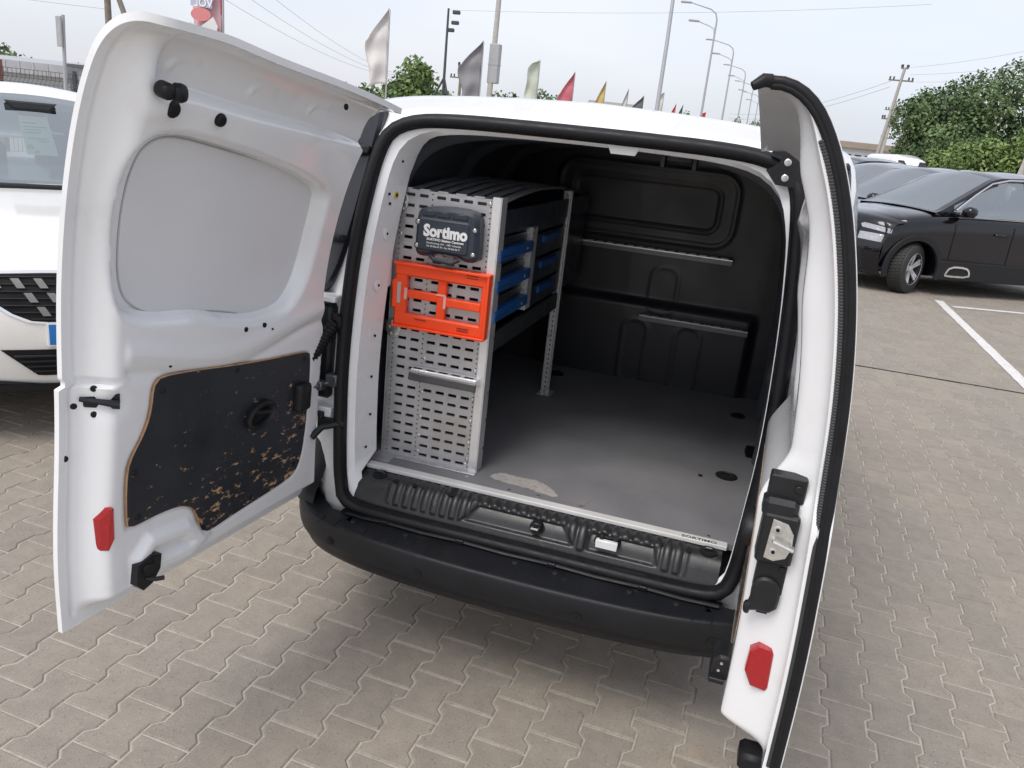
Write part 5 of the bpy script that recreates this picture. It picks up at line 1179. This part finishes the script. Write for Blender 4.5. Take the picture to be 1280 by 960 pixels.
# far tree belt closing the horizon
V = []; F = []
for k in range(26000):
    a = rng.uniform(-1.5, 1.3); d = rng.uniform(150, 190); x = d*math.sin(a); y = d*math.cos(a); z = rng.uniform(0, 1)*(5.0+1.3*math.sin(a*31)+.9*math.sin(a*67+1)); u = rng.normal(size=3); u /= np.linalg.norm(u); v = np.cross(u, rng.normal(size=3)); v /= np.linalg.norm(v); c_ = arr(x, y, z); b = len(V)
    V += [tuple(c_-u*.7), tuple(c_-v*.5), tuple(c_+u*.7), tuple(c_+v*.5)]; F.append((b, b+1, b+2, b+3))
o = MB(); o.v = V; o.f = F; o.mi = [0]*len(F); o = o.build('distant_wood', leaf_mat('far_foliage', (.05, .08, .045), (.10, .15, .085)), kind='stuff', recalc=False, label='far belt of trees along the horizon'); o['category'] = 'woodland'

# ---- feather flags
def flag(x, y, h, w, col, label, shape=0, z0=.9, lean_=.0, text=None, group='flags along the road'):
    e = empty('feather_flag', (x, y, 0), label, 'flag', group, rz=R(12)); c = MB()
    top = h; c.tube([(0, 0, 0), (0, 0, h*.55), (-lean_*.3, 0, h*.85), (-lean_, 0, h)], [.028, .024, .018, .012], 6); c.build('pole', DMET if sum(col) < .5 else METAL, e, 50)
    nu_, nv_ = 12, 26; vs = []
    for j in range(nv_):
        t = j/(nv_-1); z = z0+(h-z0)*t
        for i in range(nu_):
            s_ = i/(nu_-1)
            if shape == 0: ww = w*(1.0 if t < .62 else 1-((t-.62)/.38)**1.2*.98)*(1-.16*math.sin(t*9)*(t < .62))
            else: ww = w*(1-.25*(1-t))*(1.0 if t < .72 else math.sqrt(max(.0, 1-((t-.72)/.28)**2)))*(1-.12*math.sin(t*11))
            vs.append((-.02-s_*ww-lean_*max(0, (t-.5)*2)**2*.8, .09*math.sin(s_*5+t*7)*s_+.03*math.sin(t*17), z-.22*s_*ww*(1-t)+.06*math.sin(s_*4)))
    c.add([], []); c = MB(); c.add(vs, grid_faces(nu_, nv_)); f = c.build('cloth', mat('flag_cloth', col, .8, 0, 0, .14, 2.2), e, 60)
    m = f.modifiers.new('t', 'SOLIDIFY'); m.thickness = .004
    return e, f
flag(-11.0, 21.2, 4.85, .62, (.60, .58, .57), 'large off-white feather flag nearest the open left door', z0=2.75)
flag(-10.35, 27.8, 4.85, .78, (.23, .225, .24), 'dark grey feather flag beside the lamp column', z0=2.8)
flag(-9.85, 33.9, 4.9, .60, (.48, .52, .44), 'pale grey-green feather flag with rounded top', 1, z0=2.2)
flag(-9.2, 38.0, 4.85, .62, (.52, .14, .17), 'red feather flag over the middle of the van roof', z0=2.3)
flag(-8.4, 41.9, 4.85, .42, (.52, .40, .15), 'yellow feather flag in front of the low brown roof', z0=2.3)
flag(-7.9, 46.2, 4.85, .30, (.50, .49, .50), 'thin grey-white feather flag right of the yellow one', z0=2.4)
flag(-7.85, 51.9, 4.85, .70, (.12, .12, .13), 'dark triangular feather flag over the van roof', z0=3.0)
flag(-7.2, 56.6, 5.5, .34, (.55, .55, .50), 'small pale flag at the foot of the tall lamp post', 1, z0=3.0)
flag(-6.9, 62.1, 5.1, .32, (.55, .06, .08), 'small red flag right of the tall lamp post', z0=3.2)
flag(-6.85, 66.5, 5.3, .32, (.08, .10, .09), 'small dark green flag among the far trees', z0=3.2)
flag(-5.5, 73.4, 5.2, .50, (.60, .07, .08), 'tiny red flag at the foot of the street lamp', 1, z0=3.6)
e, f = flag(-9.93, 11.9, 5.9, .66, (.58, .36, .38), 'tall red-edged feather flag printed VOL behind the left door', 1, z0=1.9, group=None)
c = MB(); c.box(-.045, .012, -.012, .012, 1.6, 5.6, 0, .004); c.build('edge_sleeve', mat('dark_red_cloth', (.38, .03, .07), .7), e)
c = MB(); q = oval(-.38, 3.28, .20, .12); n = len(q); c.prism(q, -.13, -.125, 'y'); c.build('printed_oval', mat('print_red', (.62, .22, .22), .7), e)
c = MB(); c.prism([(x, z) for x, z in ((-.62, 3.02), (-.1, 2.88), (-.05, 3.10), (-.14, 3.26), (-.4, 3.06), (-.6, 3.14))], -.125, -.120, 'y'); c.build('printed_band', mat('print_white', (.66, .66, .66), .7), e)
c = MB(); c.prism([(-.58, 3.42), (-.16, 3.40), (-.12, 4.2), (-.58, 4.2)], -.125, -.120, 'y'); c.build('printed_field', mat('print_blue', (.44, .46, .58), .7), e)
text_obj('print', 'VOL', .20, frame((-.14, -.135, 3.42), (-1, 0, 0), (0, 0, 1)), TEXTW, e, .001, .003)
# ---- street lamps with two heads on one side
def lamp(x, y, h, label, sc=1.):
    e = empty('street_lamp', (x, y, 0), label, 'street lamp', 'street lamps along the road', rz=R(10)); c = MB()
    c.tube([(0, 0, 0), (0, 0, h*.5), (0, 0, h-.5), (-.10, 0, h-.18), (-.4, 0, h+.02), (-1.6, 0, h+.28)], [.085, .065, .045, .038, .034, .028], 8)
    c.tube([(0, 0, h-1.25), (-.08, 0, h-.95), (-.30, .2, h-.80), (-1.0, .5, h-.55)], [.045, .04, .035, .03], 8); c.build('post', METAL, e, 50)
    for a, b, z in ((-1.55, 0, h+.27), (-.95, .48, h-.56)):
        c = MB(); c.box(a-.55, a+.05, b-.11, b+.11, z-.05, z+.05, 0, .03); c.build('lamp_head', METAL, e, 30)
for k, (x, y, h) in enumerate([(-3.6, 46.4, 9.3), (-3.28, 60.9, 9.3), (-2.85, 76.8, 9.3), (-2.45, 92.2, 9.3), (-2.0, 106.6, 9.3)]):
    lamp(x, y, h, 'double-headed street lamp, '+['nearest and tallest in the picture', 'second of the receding row', 'middle one of the receding row', 'fourth of the receding row', 'farthest one, beside the right van door'][k])
def post(name, pts, rr, m, label, cat, group=None):
    e = empty(name, (*pts[0][:2], 0), label, cat, group); c = MB(); b = arr(*pts[0][:2], 0); c.tube([arr(*p)-b for p in pts], rr, 8); c.build('shaft', m, e, 50); return e
e = post('lamp_column', [(-4.30, 32.8, 0), (-4.35, 33.3, 6), (-4.55, 34.2, 12)], [.10, .08, .06], METAL, 'tall slender grey pole rising out of the picture over the roof', 'pole')
e = post('concrete_column', [(-10.0, 27.75, 0), (-10.1, 28.3, 5), (-10.35, 29.2, 12)], [.12, .105, .08], CONC, 'thick pale grey column with a grey box, behind the van roof', 'column')
c = MB(); c.box(-.20, .20, .28, .60, 3.45, 4.85, 0, .03); c.box(-.21, .21, .27, .61, 4.1, 4.13); c.build('box', mat('grey_box', (.36, .37, .38), .6), e, 30)
e = empty('camera_mast', (-9.8, 22.7, 0), 'thin dark mast on splayed legs with cameras at its top', 'mast'); c = MB()
c.tube([(0, 0, 0), (0, .15, 2.8), (-.1, .35, 5.25)], [.05, .05, .035], 8); c.build('shaft', DMET, e, 50)
for a in (-.9, .55): c = MB(); c.tube([(a, 0, 1.4), (0, .15, 3.2)], .035, 6); c.build('leg', DMET, e, 50)
for dx, dz in ((.14, 5.14), (.12, 4.84), (-.02, 4.62)): c = MB(); c.box(dx-.08, dx+.16, .28, .40, dz-.05, dz+.06, 0, .02); c.build('camera', DMET, e, 30)
def upole(x, y, h, label, m=CONC, arms=True, lean_=(0, 0)):
    e = empty('utility_pole', (x, y, 0), label, 'utility pole', 'utility poles'); c = MB(); c.tube([(0, 0, 0), (lean_[0], lean_[1], h)], [.17, .10], 8); c.build('shaft', m, e, 50)
    if arms:
        for z, w_ in ((h-.9, .85), (h-.05, .25), (h-3.6, .5)):
            c = MB(); t = z/h; c.box(lean_[0]*t-w_, lean_[0]*t+w_, -.05, .05, z-.05, z+.05); c.build('cross_arm', WOOD, e)
            for dx in (-.9, -.6, .6, .9): c = MB(); c.disc((lean_[0]*t+dx*w_, 0, z+.05), (0, 0, 1), .06, .2, 8); c.build('insulator', DMET, e)
    return e
upole(8.0, 65.2, 9.2, 'nearer concrete utility pole left of the right-hand trees', lean_=(.75, 0)); upole(11.1, 88.5, 8.7, 'farther thinner utility pole beside the nearer one', lean_=(.45, 0))
upole(10.9, 38.8, 4.6, 'leaning bare concrete post at the right picture edge', arms=False, lean_=(.55, 0)); upole(-22.8, 57.6, 6.2, 'small far utility pole by the dark grey flag', WOOD)
e = empty('braced_pole', (-17.55, 17.2, 0), 'dark wooden pole with a slanting brace above the left door', 'utility pole'); c = MB(); c.tube([(0, 0, 0), (-.15, .1, 5.4)], [.10, .08], 8); c.build('shaft', WOOD, e, 50); c = MB(); c.tube([(1.95, .2, 0), (-.12, .1, 5.0)], [.08, .07], 8); c.build('brace', WOOD, e, 50)
e = empty('road_sign', (-11.7, 9.75, 0), 'grey road sign seen edge on from behind above the fence', 'road sign'); c = MB(); c.tube([(0, 0, 0), (0, .1, 2.9)], .03, 8); c.build('post', METAL, e, 50); c = MB(); c.box(-.055, .055, -.02, .02, 2.37, 2.87, 0, .008); c.build('sign_panel', METAL, e, 20)
def wire(name, a, b, sag, label):
    a = arr(*a); b = arr(*b); P = [a+(b-a)*t-arr(0, 0, sag*4*t*(1-t)) for t in np.linspace(0, 1, 24)]; c = MB(); c.tube([p-a for p in P], np.clip(.0035*np.linalg.norm((a+b)/2-CAM)/25, .003, .016), 4); o = c.build('overhead_wire', WIRE); o.location = a; tag(o, label, 'wire', 'overhead wires')
wire('w', (-9.9, 23.0, 5.2), (4, 24, 6.3), .15, 'wire running right from the camera mast')
wire('w', (-17.7, 17.3, 3.85), (-34, 11, 4.6), .2, 'wire running left from the braced pole')
for k in range(3): wire('w', (8.75+.5*k, 65.3, 9.2-.45*k), (19+2.5*k, 30, 10.2-.6*k), .7, ['highest', 'middle', 'lowest'][k]+' wire running right from the concrete utility pole')
for k in range(2): wire('w', (8.0, 65, 8.2-.4*k), (-6, 120, 7.5-.6*k), .9, ['upper', 'lower'][k]+' wire running left from the concrete utility pole')
for k in range(3): wire('w', (-16-k*1.1, 21+k, 5.6-.25*k), (-27, 60, 5.2), .8, ['first', 'second', 'third'][k]+' faint wire right of the braced pole')
# ---- welded mesh fence with a red-brown post, long grey building
A0, A1 = arr(-22.0, 11.2), arr(-12.6, 13.6); Lf = np.linalg.norm(A1-A0); ang = math.atan2(A1[1]-A0[1], A1[0]-A0[0])
fe = empty('mesh_fence', (*A0, 0), 'green-grey welded mesh fence behind the white car', 'fence', rz=ang)
c = MB(); prz = [(0, .05), (0, 1.40), (-.10, 1.50), (0, 1.60), (-.10, 1.70), (0, 1.80), (0, 1.98)]
for x in np.arange(.05, Lf, .10): c.tube([(x, y, z) for y, z in prz], .006, 4, caps=False)
for y, z in prz[1:]+[(0, .5), (0, .9)]: c.tube([(0, y, z), (Lf, y, z)], .006, 4)
c.build('wire_mesh', DMET, fe)
for x in np.arange(0, Lf, 2.5): c = MB(); c.box(x-.03, x+.03, -.03, .03, 0, 2.05); c.build('post', DMET, fe)
MB().box(5.68, 5.80, -.09, .07, 0, 2.14, 0, .01).build('post', CLAY, fe, label='red-brown post taller than the others')
bd = empty('long_building', (-36, 31, 0), 'long low grey building behind the mesh fence', 'building', rz=R(17)); WALLG = mat('grey_render', (.42, .43, .44), .9, 0, 0, .06, 1); ROOFG = mat('ribbed_grey_roof', (.36, .37, .39), .7, 0, 0, .08, 3)
MB().box(-16, 2.4, 0, 10, 0, 2.05).build('wall', WALLG, bd); c = MB(); c.prism([(-.4, 2.05), (10.4, 2.05), (10.4, 2.3), (5, 2.95), (-.4, 2.62)], -16.3, 2.5, 'x'); c.build('roof', ROOFG, bd)
for k in range(26): MB().box(-16+k*.7, -15.94+k*.7, -.43, -.40, 2.1, 2.6).build('roof_rib', WALLG, bd)
bd = empty('ribbed_shed', (-32.2, 30.0, 0), 'ribbed grey shed with a dark roof edge right of the sign', 'building', rz=R(17)); MB().box(.6, 7, 0, 6, 0, 2.55).build('wall', WALLG, bd); MB().box(.2, 7.3, -.3, 6.3, 2.55, 2.70).build('roof', mat('dark_roof_edge', (.10, .10, .11), .8), bd)
for k in range(8): MB().box(.6, 7, -.03, 0, .4+k*.27, .45+k*.27).build('wall_rib', ROOFG, bd)
bd = empty('brown_building', (-17.4, 92, 0), 'low brown-grey building top between the yellow flag and the dark flag', 'building', rz=R(14)); BRN = mat('brown_wall', (.30, .25, .20), .9, 0, 0, .1, 1)
MB().box(-2.6, 2.6, 0, 6, 0, 5.7).build('wall', BRN, bd); MB().box(-2.8, 2.8, -.2, 6.2, 5.7, 6.2).build('roof', mat('pale_fascia', (.42, .40, .36), .8), bd)
for k in range(5): MB().box(-2.3+k*.95, -1.7+k*.95, -.05, 0, 4.9, 5.4).build('window', DARKCAB, bd)
bd = empty('industrial_building', (10.2, 99.2, 0), 'pale flat-roofed industrial building behind the right van door', 'building', rz=R(10)); MB().box(-3, 4.2, 0, 12, 0, 4.1).build('wall', WALLG, bd); MB().box(-3.2, 4.4, -.3, 12.3, 4.1, 4.75).build('roof', BRN, bd)
for k in range(6): MB().box(-2.6+k*1.1, -1.9+k*1.1, -.06, 0, 2.6, 3.4).build('window', DARKCAB, bd)

# loose grit and pebbles on the paving
V = []; F = []
for k in range(420):
    x = rng.uniform(-2.6, 2.6); y = rng.uniform(-1.5, 3.0); r_ = rng.uniform(.0012, .0036); b = len(V)
    V += [(x+r_, y, .001), (x-r_*.6, y+r_*.8, .001), (x-r_*.7, y-r_*.7, .001), (x, y, .001+r_)]; F += [(b, b+1, b+3), (b+1, b+2, b+3), (b+2, b, b+3)]
o = MB(); o.v = V; o.f = F; o.mi = [0]*len(F); o.build('grit', mat('pebble', (.48, .45, .41), .8, 0, 0, .3, 3), ground, kind='stuff')
